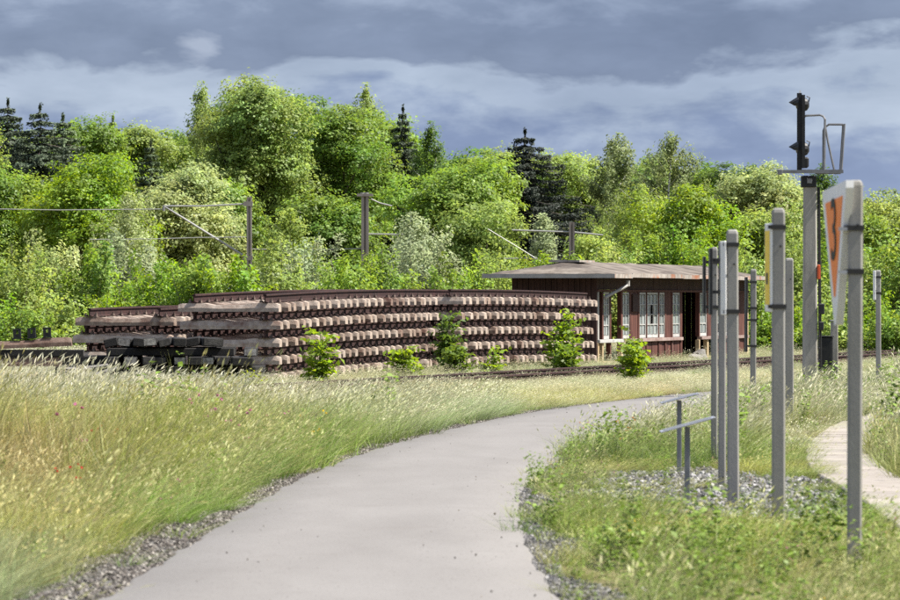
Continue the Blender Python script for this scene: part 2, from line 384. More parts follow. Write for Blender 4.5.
# narrow slab footpath on the right
FY = [34, 39.6, 44, 47.4, 51, 56, 62, 69, 76, 84]; FX = [3.70, 3.86, 4.00, 4.03, 4.06, 4.35, 4.85, 5.62, 6.7, 8.1]
def fC(y): return smooth_interp(y, FY, FX)
fp = tag(empty('footpath'), 'narrow curving footpath of pale concrete slabs in the tall grass', 'footpath', kind='structure')
bedf = MB(); vs = []; fs = []
for i, y in enumerate(np.arange(35, 84, .5)):
    c = float(fC(y)); vs += [(c-.42, y, .004), (c+.42, y, .004)]
    if i: fs.append((2*i-2, 2*i-1, 2*i+1, 2*i))
bedf.add(vs, fs).build('slab_bed', M['bed'], fp)
sm = MB().box((0, 0, 0), (.76, .93, .06), bev=.012).mesh('slab', M['slab'])
y = 35.5
while y < 83:
    dx = float(fC(y+.25)-fC(y-.25))/.5; a = math.atan(dx)
    link('slab', sm, fp, (float(fC(y))+random.uniform(-.012, .012), y, .035+random.uniform(-.006, .006)), (random.uniform(-.01, .01), random.uniform(-.01, .01), -a+random.uniform(-.01, .01)))
    y += .955*math.cos(a)

# ------------------------------------------------------------------ rails, sleepers, panels
def rail_mesh(name, curve, n, off):
    """rail swept along curve(t) -> (x, y, z of the rail foot, heading); off = lateral offset"""
    prof = [(-.062, 0), (.062, 0), (.062, .012), (.012, .028), (.012, .124), (.036, .134), (.036, .166), (.026, .172), (-.026, .172), (-.036, .166), (-.036, .134), (-.012, .124), (-.012, .026), (-.062, .012)]
    vs = []; fs = []; k = len(prof)
    for i in range(n+1):
        x, y, z, h = curve(i/n)
        ax, ay = math.cos(h), -math.sin(h)
        for (p, q) in prof: vs.append((x+(off+p)*ax, y+(off+p)*ay, z+q))
        if i:
            a = (i-1)*k
            for j in range(k): fs.append((a+j, a+(j+1) % k, a+k+(j+1) % k, a+k+j))
    fs.append(tuple(range(k))[::-1]); fs.append(tuple(range(n*k, n*k+k)))
    return MB().add(vs, fs).mesh(name, M['rail'])
SL = 2.12
def sleeper_mesh(name, mat, variant=0):
    st = [(-SL/2, .150), (-SL/2+.08, .178), (-.50, .178), (-.30, .145), (.30, .145), (.50, .178), (SL/2-.08, .178), (SL/2, .150)]
    rr = random.Random(variant)
    vs = []; fs = []
    for (x, h) in st:
        e = rr.uniform(-.006, .006)
        vs += [(x, -.118+e, 0), (x, .118+e, 0), (x, .116+e, h*.45), (x, .082+e, h+rr.uniform(-.007, .0)), (x, -.082+e, h+rr.uniform(-.007, .0)), (x, -.116+e, h*.45)]
    for i in range(len(st)-1):
        for k in range(6): fs.append((i*6+k, i*6+(k+1) % 6, i*6+6+(k+1) % 6, i*6+6+k))
    fs.append(tuple(range(6))[::-1]); e = (len(st)-1)*6; fs.append(tuple(range(e, e+6)))
    return MB().add(vs, fs).mesh(name, mat)
SLEEPERS = [sleeper_mesh('sleeper', (M['concrete'], M['concrete'], M['concrete_brown'])[v % 3], v) for v in range(6)]
RUSTY = [sleeper_mesh('sleeper', M['concrete_rust'], v) for v in range(3)]
GAUGE = 1.50
LAYER = .178 + .008 + .172
RANK = ['topmost', 'second from the top', 'third from the top', 'fourth from the top', 'bottom']
def make_panel(origin, theta, z0, zfun, nsl, sp, label, group, seed):
    rr = random.Random(seed)
    th = theta + rr.uniform(-.0025, .0025)
    p = empty('track_panel', (origin[0]+rr.uniform(-.05, .05), origin[1]+rr.uniform(-.10, .10), z0), -th, label, 'track panel', group)
    L = (nsl-1)*sp
    for k in range(nsl):
        t = k/(nsl-1)
        s = link('sleeper', SLEEPERS[rr.randrange(6)], p, (rr.uniform(-.045, .045), k*sp+rr.uniform(-.03, .03), zfun(t)), (rr.uniform(-.006, .006), 0, rr.uniform(-.022, .022) + (math.pi if rr.random() < .5 else 0)))
    cv = lambda t: (0, -.12+t*(L+.24), zfun(t)+.186, 0)
    for o in (-GAUGE/2, GAUGE/2): link('rail', rail_mesh('rail', cv, 10, o), p)
    fm = MB()
    for k in range(nsl):
        z = zfun(k/(nsl-1))+.178
        for o in (-GAUGE/2, GAUGE/2):
            fm.box((o, k*sp, z+.004), (.30, .15, .0075))
            for s in (-1, 1):
                if rr.random() < .93:
                    fm.box((o+s*.105, k*sp, z+.030), (.055, .10, .042)); fm.box((o+s*.112, k*sp, z+.062), (.026, .026, .05))
    f = fm.build('rail_fastenings', M['clip'], p); f['kind'] = 'stuff'
    return p
def hump(a, b, c): return lambda t: a*(1-t)*(1-2*t)+b*4*t*(1-t)+c*t*(2*t-1)
thA, thB = R(12.4), R(16.2)
A0 = (X_at(280, 102)-SL/2*math.cos(thA), 102+SL/2*math.sin(thA))
B0 = (X_at(463, 118.6)-SL/2*math.cos(thB), 118.6+SL/2*math.sin(thB))
C0 = (X_at(124, 103.5), 103.5)
for i in range(5):
    r_ = RANK[4-i]
    make_panel(A0, thA, .125+i*(LAYER+.0005), hump(0, .10, .13), 25, .62, f'rusty track panel, {r_} of the long stack beside the black pile', 'track panels in the stack beside the black sleepers', 10+i)
    make_panel(B0, thB, .165+i*(LAYER+.0005), hump(.10, .09, .03), 22, .60, f'rusty track panel, {r_} of the stack reaching the shed corner', 'track panels in the stack beside the shed', 30+i)
RANK4 = ['topmost', 'second from the top', 'third from the top', 'bottom']
for i in range(4):
    make_panel(C0, thA, .195+i*(LAYER+.0005), hump(0, .05, .05), 20, .62, f'rusty track panel, {RANK4[3-i]} of the lower stack behind the black pile', 'track panels in the lower stack behind the black sleepers', 50+i)
# timber bearers under the stacks
for (o, th, ts, zz, nm) in ((A0, thA, (.6, 7.4, 14.3), (.125, .20, .225), 'long'), (B0, thB, (.6, 6.3, 12.0), (.245, .23, .19), 'shed-side'), (C0, thA, (.6, 6, 11.2), (.195, .22, .24), 'lower rear')):
    for t, z in zip(ts, zz):
        b = MB().box((0, 0, z/2), (2.0, .24, z-.004), bev=.01).build('timber_bearer', M['tar'])
        b.location = (o[0]+t*math.sin(th), o[1]+t*math.cos(th), 0); b.rotation_euler = (0, 0, -th)
        tag(b, f'dark timber bearer on the ground under the {nm} stack of track panels', 'bearer', f'bearers under the {nm} stack')

# overgrown running track in front of the stacks
TH = math.atan(.272)
def rx(y): return -4.2+.272*(y-84)
trk = empty('railway_track', (rx(100), 100, 0), -TH, 'rusty railway track half sunk in grass between the path and the stacked panels', 'railway track')
for o in (-GAUGE, 0):
    link('rail', rail_mesh('rail', lambda t: (0, -75+t*190, .075, 0), 4, o), trk)
woodsl = MB().box((0, 0, 0), (2.4, .24, .13), bev=.012).mesh('sleeper', M['tar'])
for k in range(-60, 130):
    link('sleeper', woodsl, trk, (-GAUGE/2+random.uniform(-.03, .03), k*.63*1.0-8, .008), (0, 0, random.uniform(-.015, .015)))

# ------------------------------------------------------------------ shed
UX, UY = math.sin(R(15.6)), math.cos(R(15.6))
S0 = (X_at(597, 133.2), 133.2)
def u_px(px):
    k = (px-450)/F
    return (k*S0[1]-S0[0])/(UX-k*UY)
shed = empty('wooden_shed', (S0[0], S0[1], 0), math.atan2(UY, UX), 'long low derelict shed with dark red boards, white windows and felt hip roof', 'shed')
SLEN, SW, EAVE = u_px(748), 2.35, 2.44
def sbox(name, u0, u1, v0, v1, z0, z1, mat, parent=shed, bev=0.0):
    o = MB().box(((u0+u1)/2, (v0+v1)/2, (z0+z1)/2), (u1-u0, v1-v0, z1-z0), bev=bev).build(name, mat, parent); return o
ZB, ZS, ZT = .16, .74, 2.02
# floor, foundation sill
sbox('floor', .02, SLEN-.02, .05, SW-.05, .02, .10, M['floorboards'])
sbox('sill_beam', -.04, u_px(627), -.05, .10, .0, .155, M['rawwood'], bev=.01)
sbox('sill_beam', u_px(627)+.004, u_px(681), -.04, .10, .0, .155, M['redwood'], bev=.01)
sbox('sill_beam', u_px(700), SLEN, -.05, .10, .0, .155, M['rawwood'], bev=.01)
# front wall: head boards
nh = 26
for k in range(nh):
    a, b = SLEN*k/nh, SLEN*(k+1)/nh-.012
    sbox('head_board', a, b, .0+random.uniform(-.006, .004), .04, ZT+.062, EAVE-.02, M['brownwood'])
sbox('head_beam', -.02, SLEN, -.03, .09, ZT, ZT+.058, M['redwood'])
# sill rail
segs = [(597.5, 611, 'winwhite'), (611.3, 621.5, 'winwhite'), (622, 640, 'paletimber'), (640.2, 681, 'paletimber'), (699.6, 747, 'paletimber')]
for a, b, m in segs: sbox('sill_rail', u_px(a), u_px(b)-.01, -.075, .08, ZS-.09, ZS, M[m], bev=.008)
# studs
studs = [(597.2, 598.6, 'fascia_grey', 0), (601.6, 603, 'redwood', 0), (609.4, 610.6, 'redwood', 0), (620.6, 622.2, 'redwood', 0), (629.4, 630.4, 'redwood', 0), (637.8, 639, 'redwood', 0),
         (645.9, 646.7, 'redwood', 0), (658.1, 658.9, 'redwood', 0), (664.6, 665.6, 'redwood', 0), (671.2, 672.3, 'redwood', 0), (679.8, 681.6, 'redwood', 0), (698.6, 699.4, 'redwood', 0), (706.6, 708, 'redwood', 0),
         (716, 717, 'redwood', 0), (727, 728, 'redwood', 0), (738, 739.4, 'redwood', 0), (746.4, 747.8, 'rawwood', 0)]
for a, b, m, _ in studs:
    sbox('stud', u_px(a), u_px(b), -.02, .10, ZS+.002, ZT-.002, M[m], bev=.006)
    low = 'rawwood' if (a < 604 or 619 < a < 622 or 698 < a < 709 or a > 746) else m
    sbox('stud', u_px(a), u_px(b), -.022, .10, .158, ZS-.092, M[low], bev=.006)
# solid panels (upper)
for a, b in ((630.6, 637.7), (665.8, 671.1), (708.2, 715.9), (739.6, 746.2)):
    n = 2
    for k in range(n):
        u0, u1 = u_px(a+(b-a)*k/n), u_px(a+(b-a)*(k+1)/n)-.012
        sbox('wall_panel', u0, u1, .0, .035, ZS+.004, ZT-.004, M['redwood'])
sbox('notice_board', u_px(631.4), u_px(637), -.045, -.004, 1.48, 1.96, M['brownwood'])
# lower boarding
lo = [(639.2, 645.8), (646.8, 652), (652.2, 658), (659, 664.5), (665.7, 671.1), (672.4, 679.7), (717.2, 726.8), (728.2, 737.8), (739.6, 746.2)]
for a, b in lo:
    u0, u1 = u_px(a), u_px(b); n = max(1, round((u1-u0)/.32))
    for k in range(n):
        sbox('lower_board', u0+(u1-u0)*k/n, u0+(u1-u0)*(k+1)/n-.014, .005+random.uniform(-.008, .01), .04, .16, ZS-.094, M['redwood'])
# windows
def window(a, b, cols, rows, broken=0):
    u0, u1 = u_px(a), u_px(b); z0, z1 = ZS+.012, ZT-.012
    fr = MB(); fw = .055
    uc, zc = (u0+u1)/2, (z0+z1)/2
    fr.box((u0+fw/2, .03, zc), (fw, .06, z1-z0)); fr.box((u1-fw/2, .03, zc), (fw, .06, z1-z0))
    fr.box((uc, .031, z0+.045), (u1-u0-2*fw-.002, .056, .09)); fr.box((uc, .031, z1-fw/2), (u1-u0-2*fw-.002, .056, fw))
    wn = fr.build('window', M['winwhite'], shed)
    iu0, iu1, iz0, iz1 = u0+fw, u1-fw, z0+.09, z1-fw
    for k in range(1, cols): MB().box((iu0+(iu1-iu0)*k/cols, .03, (iz0+iz1)/2), (.028, .04, iz1-iz0-.004)).build('muntin', M['winwhite'], wn)
    for k in range(1, rows): MB().box(((iu0+iu1)/2, .03, iz0+(iz1-iz0)*k/rows), (iu1-iu0-.004, .044, .026)).build('muntin', M['winwhite'], wn)
    pw, ph = (iu1-iu0)/cols, (iz1-iz0)/rows
    for i in range(cols):
        for j in range(rows):
            if random.random() < broken: continue
            MB().box((iu0+pw*(i+.5), .032+random.uniform(-.004, .004), iz0+ph*(j+.5)), (pw-.03, .005, ph-.03), rot=Matrix.Rotation(random.uniform(-.015, .015), 3, 'Z')).build('pane', M['glass'], wn)
for a, b, c, br in ((603.2, 609.2, 2, .1), (622.4, 629.2, 2, .1), (639.2, 645.8, 2, .0), (646.8, 658, 3, .06), (659, 664.5, 2, .0), (672.4, 679.7, 2, .05), (699.6, 706.5, 2, .0), (717.2, 726.8, 3, .1), (728.2, 737.8, 3, .0)):
    window(a, b, c, 4, br)
# end wall facing the stack (vertical boards), rear wall with an opening, far end wall
nb = 15
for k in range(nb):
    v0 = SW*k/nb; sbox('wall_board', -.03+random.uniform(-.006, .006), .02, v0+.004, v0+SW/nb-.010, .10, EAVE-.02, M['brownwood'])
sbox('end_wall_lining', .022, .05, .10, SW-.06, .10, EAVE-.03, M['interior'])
for k in range(12):
    v0 = SW*k/12; sbox('wall_board', SLEN-.02, SLEN+.03+random.uniform(-.006, .006), v0+.004, v0+SW/12-.010, .0, EAVE-.02, M['redwood'])
ro0, ro1 = 9.6, 13.2
for a, b in ((.05, ro0), (ro1, SLEN-.03)):
    n = int((b-a)/.4)
    for k in range(n): sbox('rear_board', a+(b-a)*k/n, a+(b-a)*(k+1)/n-.004, SW-.04, SW, .0, EAVE-.02, M['interior'])
sbox('rear_board', ro0, ro1-.004, SW-.04, SW, ZT+.1, EAVE-.02, M['interior'])
sbox('ceiling', .06, SLEN-.04, .06, SW-.06, EAVE-.06, EAVE-.025, M['interior'])
# roof
OV = .62
e0, e1, w0, w1 = -OV, SLEN+OV, -OV, SW+OV
ZE, ZR = EAVE+.06, EAVE+.40
rf = MB()
nu = 24; vs = []; fs = []
rr = random.Random(3)
hip = (SW+2*OV)/2
def roofz(u, v):
    dd = min(u-e0, e1-u, v-w0, w1-v); return ZE+(ZR-ZE)*min(1, max(0, dd)/hip)
us = [e0, e0+.5, e0+1.1, e0+hip] + [e0+hip+(e1-e0-2*hip)*k/16 for k in range(1, 16)] + [e1-hip, e1-1.1, e1-.5, e1]
vv = [w0, w0+.45, w0+1.0, (w0+w1)/2-.05, (w0+w1)/2+.05, w1-1.0, w1-.45, w1]
for u in us:
    for v in vv: vs.append((u, v, roofz(u, v)+rr.uniform(-.018, .018)))
nv = len(vv)
for i in range(len(us)-1):
    for j in range(nv-1): fs.append((i*nv+j, i*nv+j+1, (i+1)*nv+j+1, (i+1)*nv+j))
rf.add(vs, fs)
roof = rf.build('roof', M['roof'], shed)
sd = roof.modifiers.new('thick', 'SOLIDIFY'); sd.thickness = .03; sd.offset = -1
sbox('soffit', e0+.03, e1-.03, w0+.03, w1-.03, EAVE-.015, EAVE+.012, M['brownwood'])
sbox('ridge_patch', e0+hip-.2, e0+hip+1.5, (w0+w1)/2-.45, (w0+w1)/2+.4, ZR-.02, ZR+.035, M['fascia'])
for k in range(10):
    a, b = e0+(e1-e0)*k/10, e0+(e1-e0)*(k+1)/10-.01
    z = rr.uniform(-.012, .012)
    sbox('fascia', a, b, w0-.028, w0-.002, EAVE-.045+z, ZE+.005+z, M['fascia'], roof)
    sbox('fascia', a, b, w1+.002, w1+.028, EAVE-.045, ZE+.005, M['fascia'], roof)
sbox('fascia', e0-.028, e0-.002, w0-.028, w1+.028, EAVE-.055, ZE-.005, M['fascia_grey'], roof)
sbox('fascia', e1+.002, e1+.028, w0-.028, w1+.028, EAVE-.05, ZE+.005, M['fascia'], roof)
spt = MB().tube([(.2, -.16, 1.86), (.2+u_px(617)*.45, -.55, 2.20)], .045, 8).tube([(.2+u_px(617)*.45, -.55, 2.17), (.2+u_px(617)*.45, -.55, 2.33)], .06, 8)
spt.build('drain_spout', M['fascia_grey'], shed)
# rubble at the foot of the shed
def rock_mesh(seed, n=1):
    import bmesh
    bm = bmesh.new(); bmesh.ops.create_icosphere(bm, subdivisions=n, radius=1)
    rr2 = random.Random(seed); ax = [rr2.uniform(.7, 1.2) for _ in range(3)]
    for v in bm.verts: v.co = Vector((v.co.x*ax[0], v.co.y*ax[1], v.co.z*ax[2]*.75))*rr2.uniform(.78, 1.15)
    me = bpy.data.meshes.new('stone'); bm.to_mesh(me); bm.free(); return me
for i, (px, s) in enumerate(((671, .24), (676, .32), (667, .16), (664, .13))):
    me = rock_mesh(i, 2); me.materials.append(M['stone'])
    u = u_px(px); o = link('rubble_lump', me, None, (S0[0]+u*UX+.7*UY, S0[1]+u*UY-.7*UX, s*.5)); o.scale = (s, s, s)
    tag(o, ['pale rubble lump on the ground below the red shed wall', 'largest pale rubble lump below the red shed wall by the doorway', 'small rubble lump beside the larger ones at the shed', 'smallest rubble lump at the end of the heap by the shed'][i], 'rubble', 'rubble lumps at the foot of the shed')

# ------------------------------------------------------------------ black sleeper pile and concrete sleepers at the left
TL = 2.5
def tar_mesh(v):
    rr2 = random.Random(v); b = MB()
    ws = rr2.uniform(.23, .27); hs = rr2.uniform(.15, .168)
    b.box((0, 0, 0), (ws, TL, hs), bev=.016)
    for i, f in enumerate(b.f):
        ysv = [b.v[k][1] for k in f]
        if max(ysv)-min(ysv) < 1e-6: b.m[i] = 1
    return b.mesh('tarred_sleeper', [M['tar'], (M['tar_end'], M['tar_mid'], M['tar'])[v % 3]])
TARS = [tar_mesh(v) for v in range(6)]
def tar(x, y, z, rz=0.0, roll=0.0, pitch=0.0, label='', grp='tarred sleepers in the black pile', k=None):
    o = link('tarred_sleeper', TARS[random.randrange(6) if k is None else k], None, (x, y, z), (pitch, roll, rz)); return tag(o, label, 'sleeper', grp)
PD = 97.6
def pz(py): return EYE+(HOR-py)/F*PD
def pxx(px): return X_at(px, PD)
yc = PD+TL/2
for zi, (zc, nm) in enumerate(((.09, 'bottom'), (.435, 'middle'), (.785, 'upper'))):
    for yo, which in ((.22, 'front'), (1.9, 'rear')):
        tar(pxx(168)+random.uniform(-.06, .06), PD+yo, zc, R(90)+random.uniform(-.02, .02), label=f'black tarred cross sleeper, {which} one of the {nm} cross layer in the black pile')
for zi, (zc, row) in enumerate(((.262, (113, 135, 158, 176, 205, 226)), (.61, (113, 130, 149, 162.5, 176, 192, 209, 221)), (.962, (108, 123, 137, 149.5, 162.5, 176, 190)))):
    nm = ['lowest', 'middle', 'top'][zi]
    for px in row:
        j = .02 if zi == 2 else 0
        tar(pxx(px), yc+random.uniform(-.22, .22), zc+random.uniform(0, j), random.uniform(-.07, .07), roll=random.uniform(-.25, .25) if zi == 2 else random.uniform(-.02, .02),
            label=f'black tarred sleeper lying end-on in the {nm} layer of the black pile', grp=f'tarred sleepers end-on in the {nm} layer of the black pile')
tar(pxx(207), yc-.1, .975, .10, roll=.04, label='broad grey-ended tarred sleeper at the top corner of the black pile', k=1).scale = (1.7, 1, 1)
tar(pxx(240), yc-.3, .60, .05, roll=.02, label='pale-ended thick sleeper beside the black pile, leaning toward the panel stack', k=2).scale = (1.6, 1, 1.0)
tar(pxx(252), yc+.1, .42, -.04, label='tarred sleeper wedged low between the black pile and the panel stack')
tar(pxx(248), yc+.2, .78, .03, label='tarred sleeper on top of the wedge beside the panel stack', k=0)
tar(pxx(246), yc+.0, .25, .02, label='tarred sleeper on the ground between the black pile and the panel stack', k=3)
tar(pxx(249), yc+.1, .085, -.03, label='lowest tarred sleeper between the black pile and the panel stack', k=3)
# lower black crib further left
for zc, nm in ((.09, 'bottom'), (.62, 'top')):
    for yo, wh in ((.3, 'front'), (1.7, 'rear')):
        o = tar(pxx(74), PD+.1+yo, zc, R(90)+random.uniform(-.03, .03), label=f'black tarred cross sleeper, {wh} one at the {nm} of the low crib', grp='tarred sleepers in the low crib'); o.scale = (1, .55, 1)
for px in (58, 73, 90):
    tar(pxx(px), yc+.2, .27, random.uniform(-.03, .03), label='black tarred sleeper lying end-on in the lower row of the low crib', grp='end-on sleepers in the lower row of the low crib')
    tar(pxx(px+3), yc+.15, .445, random.uniform(-.03, .03), label='black tarred sleeper lying end-on in the upper row of the low crib', grp='end-on sleepers in the upper row of the low crib')
def board(px0, px1, py, tilt, dd, label, mat='oldboard', th=.035, dep=.22):
    x0, x1 = X_at(px0, dd), X_at(px1, dd); z = EYE+(HOR-py)/F*dd
    o = MB().box((0, 0, 0), (x1-x0, dep, th), bev=.006).build('loose_board', M[mat]); o.location = ((x0+x1)/2, dd, z); o.rotation_euler = (R(8), tilt, random.uniform(-.2, .2))
    return tag(o, label, 'board', 'loose boards tipped in front of the black pile')
board(60, 92, 369, .03, 96.6, 'grey board lying level on the loose heap before the low black crib')
board(78, 108, 367, -.12, 96.8, 'grey board sloping down beside the low black crib')
board(62, 100, 374, .10, 96.3, 'grey board leaning in the grass below the low black crib')
board(96, 118, 371, -.3, 96.5, 'short steep grey board beside the black pile')
prop = MB().box((0, 0, 0), (1.1, .5, .34), bev=.02).build('broken_slab', M['tar']); prop.location = (X_at(84, 97), 97.0, .16); tag(prop, 'dark broken slab under the loose boards before the low crib', 'slab')
# concrete sleepers with rail chairs at the far left
LDD = 96.0
def csleeper(px, py, roll, label, k=0, mat=None):
    o = link('concrete_sleeper', RUSTY[k], None, (X_at(px, LDD), LDD+.2, EYE+(HOR-py)/F*LDD), (0, roll, 0)); return tag(o, label, 'sleeper', 'concrete sleepers at the edge of the yard')
top = empty('concrete_sleeper', (X_at(16, LDD), LDD+.2, EYE+(HOR-348.4)/F*LDD), 0, 'reddish concrete sleeper carrying three black rail chairs', 'sleeper', 'concrete sleepers at the edge of the yard')
top.rotation_euler = (0, R(-2.5), 0)
link('beam', RUSTY[1], top)
for px in (17, 31.5, 47):
    x = X_at(px, LDD)-X_at(16, LDD)
    ch = MB(); hh = .17 if abs(x) > .3 else .165
    ch.box((x, -.02, .213), (.19, .16, .018)).box((x-.05, -.02, .30), (.048, .12, .155)).box((x+.05, -.02, .30), (.048, .12, .155)).box((x, -.02, .388), (.16, .12, .030)).box((x, -.02, .262), (.054, .10, .075))
    ch.build('rail_chair', M['black'], top).location.z = -.027
csleeper(6, 366.5, 0, 'lower concrete sleeper under the black beam, half hidden by whitish grass', 2)
tb = tar(X_at(28, LDD), LDD+.2, EYE+(HOR-353.2)/F*LDD, R(90), label='black tarred sleeper between the two concrete sleepers', grp='tarred sleepers under the concrete ones'); tb.scale = (1, .85, .8)
tb = tar(X_at(8, LDD), LDD+.9, EYE+(HOR-357)/F*LDD, R(90), label='black tarred sleeper behind the lower concrete sleeper', grp='tarred sleepers under the concrete ones')
for i, (px, zc, nm) in enumerate(((2, .09, 'left ground bearer'), (24, .09, 'right ground bearer'), (2, .262, 'left raised bearer'), (30, .262, 'right raised bearer'))):
    tar(X_at(px, LDD), LDD+.75, zc+.02*(i > 1), 0, label=['tarred sleeper on the ground under the concrete sleepers', 'tarred sleeper on the ground under the concrete sleepers', 'tarred sleeper on top of the ground bearers under the concrete sleepers', 'tarred sleeper on top of the ground bearers under the concrete sleepers'][i], grp=['bearers on the ground under the concrete sleepers', 'raised bearers under the concrete sleepers'][i > 1]).scale = (1, .7, 1)

# ------------------------------------------------------------------ sign posts
def post_mesh(h, wx=.10, wy=.085):
    b = MB(); c = .014
    oc = [(-wx/2+c, -wy/2), (wx/2-c, -wy/2), (wx/2, -wy/2+c), (wx/2, wy/2-c), (wx/2-c, wy/2), (-wx/2+c, wy/2), (-wx/2, wy/2-c), (-wx/2, -wy/2+c)]
    vs = []
    for z, s in ((-.05, 1), (h-.035, 1), (h-.012, .86), (h, .6)):
        vs += [(x*s, y*s, z) for x, y in oc]
    fs = [(i*8+k, i*8+(k+1) % 8, i*8+8+(k+1) % 8, i*8+8+k) for i in range(3) for k in range(8)]
    fs += [tuple(range(8))[::-1], tuple(range(24, 32))]
    return b.add(vs, fs)
def band(parent, z, wx, wy, reach=0.0, side=-1):
    b = MB(); t = .008
    b.box((0, -wy/2-t/2, z), (wx+2*t, t, .035)); b.box((0, wy/2+t/2, z), (wx+2*t, t, .035)); b.box((-wx/2-t/2, 0, z), (t, wy-.001, .035)); b.box((wx/2+t/2, 0, z), (t, wy-.001, .035))
    b.box((side*(wx/2+t+.012), -wy/2+.01, z), (.022, .03, .028))
    if reach: b.box((-(wx/2+t+reach/2), .0, z), (reach, .03, .03))
    return b.build('bracket', M['band'], parent)
def sign_post(px, d, top_py, wpx, label, bands=(), rz=0.0):
    h = EYE+(HOR-top_py)/F*d; w_ = wpx*d/F
    e = empty('sign_post', (X_at(px, d), d, 0), rz, label, 'sign post', 'grey posts with railway signs beside the path')
    e.rotation_euler = (random.uniform(-.004, .004), random.uniform(-.004, .004), rz)
    post_mesh(h, w_, w_*.8).build('post', M['post'], e)
    for bz in (.12, h-.30): MB().tube([(w_*.12, -w_*.4-.001, bz), (w_*.12, -w_*.4-.014, bz)], .009, 6).build('bolt', M['band'], e)
    for (py, reach) in bands: band(e, EYE+(HOR-py)/F*d, w_, w_*.8, reach)
    return e, h, w_
def plate(e, d, near, far, z0, z1, th, mat, name='sign_plate', bev=.006):
    """upright plate through two plan points (near, far) relative to e"""
    n_ = Vector((near[0], near[1], 0)); f_ = Vector((far[0], far[1], 0)); ax = (f_-n_).normalized(); nm = Vector((-ax.y, ax.x, 0))
    L = (f_-n_).length
    rot = Matrix((ax, nm, Vector((0, 0, 1)))).transposed()
    return MB().box((n_+f_)/2+Vector((0, 0, (z0+z1)/2)), (L, th, z1-z0), rot=rot, bev=bev).build(name, mat, e), ax, nm
# 1: orange triangle with a digit
D1 = 33.3
p1, h1, w1_ = sign_post(854.3, D1, 180, 14.5, 'tall grey post with an inverted white and orange triangle numbered 3', ((228, .0), (271.5, .0)))
def rel(px, d): return (X_at(px, d)-X_at(854.3, D1), d-D1)
B_ = Vector((*rel(848.8, D1-.10), 0)); A_ = Vector((*rel(825.5, D1+.80), 0))
ax = (A_-B_).normalized(); nm = Vector((0, 0, 1)).cross(ax)
if nm.x > 0: nm = -nm
ay = Vector((0, 0, 1)); tl = R(-3.5)
ax2 = ax*math.cos(tl)+ay*math.sin(tl); ay2 = -ax*math.sin(tl)+ay*math.cos(tl)
o_ = (A_+B_)/2+Vector((0, 0, 2.58)) 
Wt = .92
def tri(s, drop=0.0):
    t = [(-Wt/2*s, -.012-drop), (Wt/2*s, -.012-drop), (Wt/2*s, -.012-drop-.05*s), (.035*s, -.95*s-drop), (-.035*s, -.95*s-drop), (-Wt/2*s, -.012-drop-.05*s)]
    return t
cen = Vector((0, 0, 0))
sp = MB().prism(tri(1.0), o_-nm*.024, ax2, ay2, nm, .052).build('sign_plate', M['white'], p1)
MB().prism([(-.335, -.105), (.335, -.105), (.025, -.76), (-.025, -.76)], o_+nm*.0285, ax2, ay2, nm, .003).build('orange_field', M['orange'], sp)
def text_mesh(s, size, mat, ext=.002):
    cu = bpy.data.curves.new('lettering', 'FONT'); cu.body = s; cu.size = size; cu.extrude = ext; cu.align_x = 'CENTER'; cu.align_y = 'CENTER'
    tmp = bpy.data.objects.new('lettering', cu); COL.objects.link(tmp)
    dg = bpy.context.evaluated_depsgraph_get(); me = bpy.data.meshes.new_from_object(tmp.evaluated_get(dg))
    bpy.data.objects.remove(tmp); me.materials.clear(); me.materials.append(mat); return me
def put_text(parent, s, size, centre, right, up, normal, mat, sx=1.0, sy=1.0):
    me = text_mesh(s, size, mat); o = link('lettering', me, parent)
    o.matrix_local = Matrix.Translation(centre) @ Matrix((right, up, normal)).transposed().to_4x4() @ Matrix.Diagonal((sx, sy, 1, 1))
    return o
rgt = ax2 if ax2.cross(ay2).dot(nm) > 0 else -ax2
put_text(sp, '3', .60, o_+ay2*(-.33)+nm*.0345, rgt, ay2, nm, M['digit'], .85, 1.0)
for py in (229, 272): # bolts and clamp ends on the sign side
    MB().box((-w1_/2-.03, -.03, EYE+(HOR-py)/F*D1), (.07, .03, .022)).build('clamp', M['steel'], p1)
# 2: yellow plate
D2 = 39.1
p2, h2, w2_ = sign_post(778.5, D2, 208, 13.2, 'tall grey post with a yellow white-edged plate and a dark bar', ((227, .0), (306.5, .0)))
def rel2(px, d): return (X_at(px, d)-X_at(778.5, D2), d-D2)
z0, z1 = EYE+(HOR-312)/F*D2, EYE+(HOR-223)/F*D2
sp2, ax, nm = plate(p2, D2, rel2(771.9, D2-.04), rel2(766.2, D2+.44), z0, z1, .02, M['white'])
if nm.x > 0: nm = -nm
mid = Vector((*(np.array(rel2(771.9, D2-.04))+np.array(rel2(766.2, D2+.44)))/2, (z0+z1)/2))
yl = MB().prism([(-.185, -.29), (.185, -.29), (.185, .29), (-.185, .29)], mid+nm*.0105, ax, Vector((0, 0, 1)), nm, .003).build('yellow_field', M['yellow'], sp2)
MB().prism([(-.07, -.13), (.07, -.13), (.07, -.04), (-.07, -.04)], mid+nm*.0140, ax, Vector((0, 0, 1)), nm, .003).build('dark_mark', M['digit'], sp2)
# 3: white plate edge
D3 = 43.3
p3, h3, w3_ = sign_post(733.3, D3, 229.5, 11.6, 'grey post with a white plate clamped to its path side, beside the yellow-sign post', ((244.5, .0), (311.5, .0)))
rel3 = lambda px, d: (X_at(px, d)-X_at(733.3, D3), d-D3)
plate(p3, D3, rel3(726.2, D3-.05), rel3(722.6, D3+.42), EYE+(HOR-315)/F*D3, EYE+(HOR-241)/F*D3, .022, M['white'])
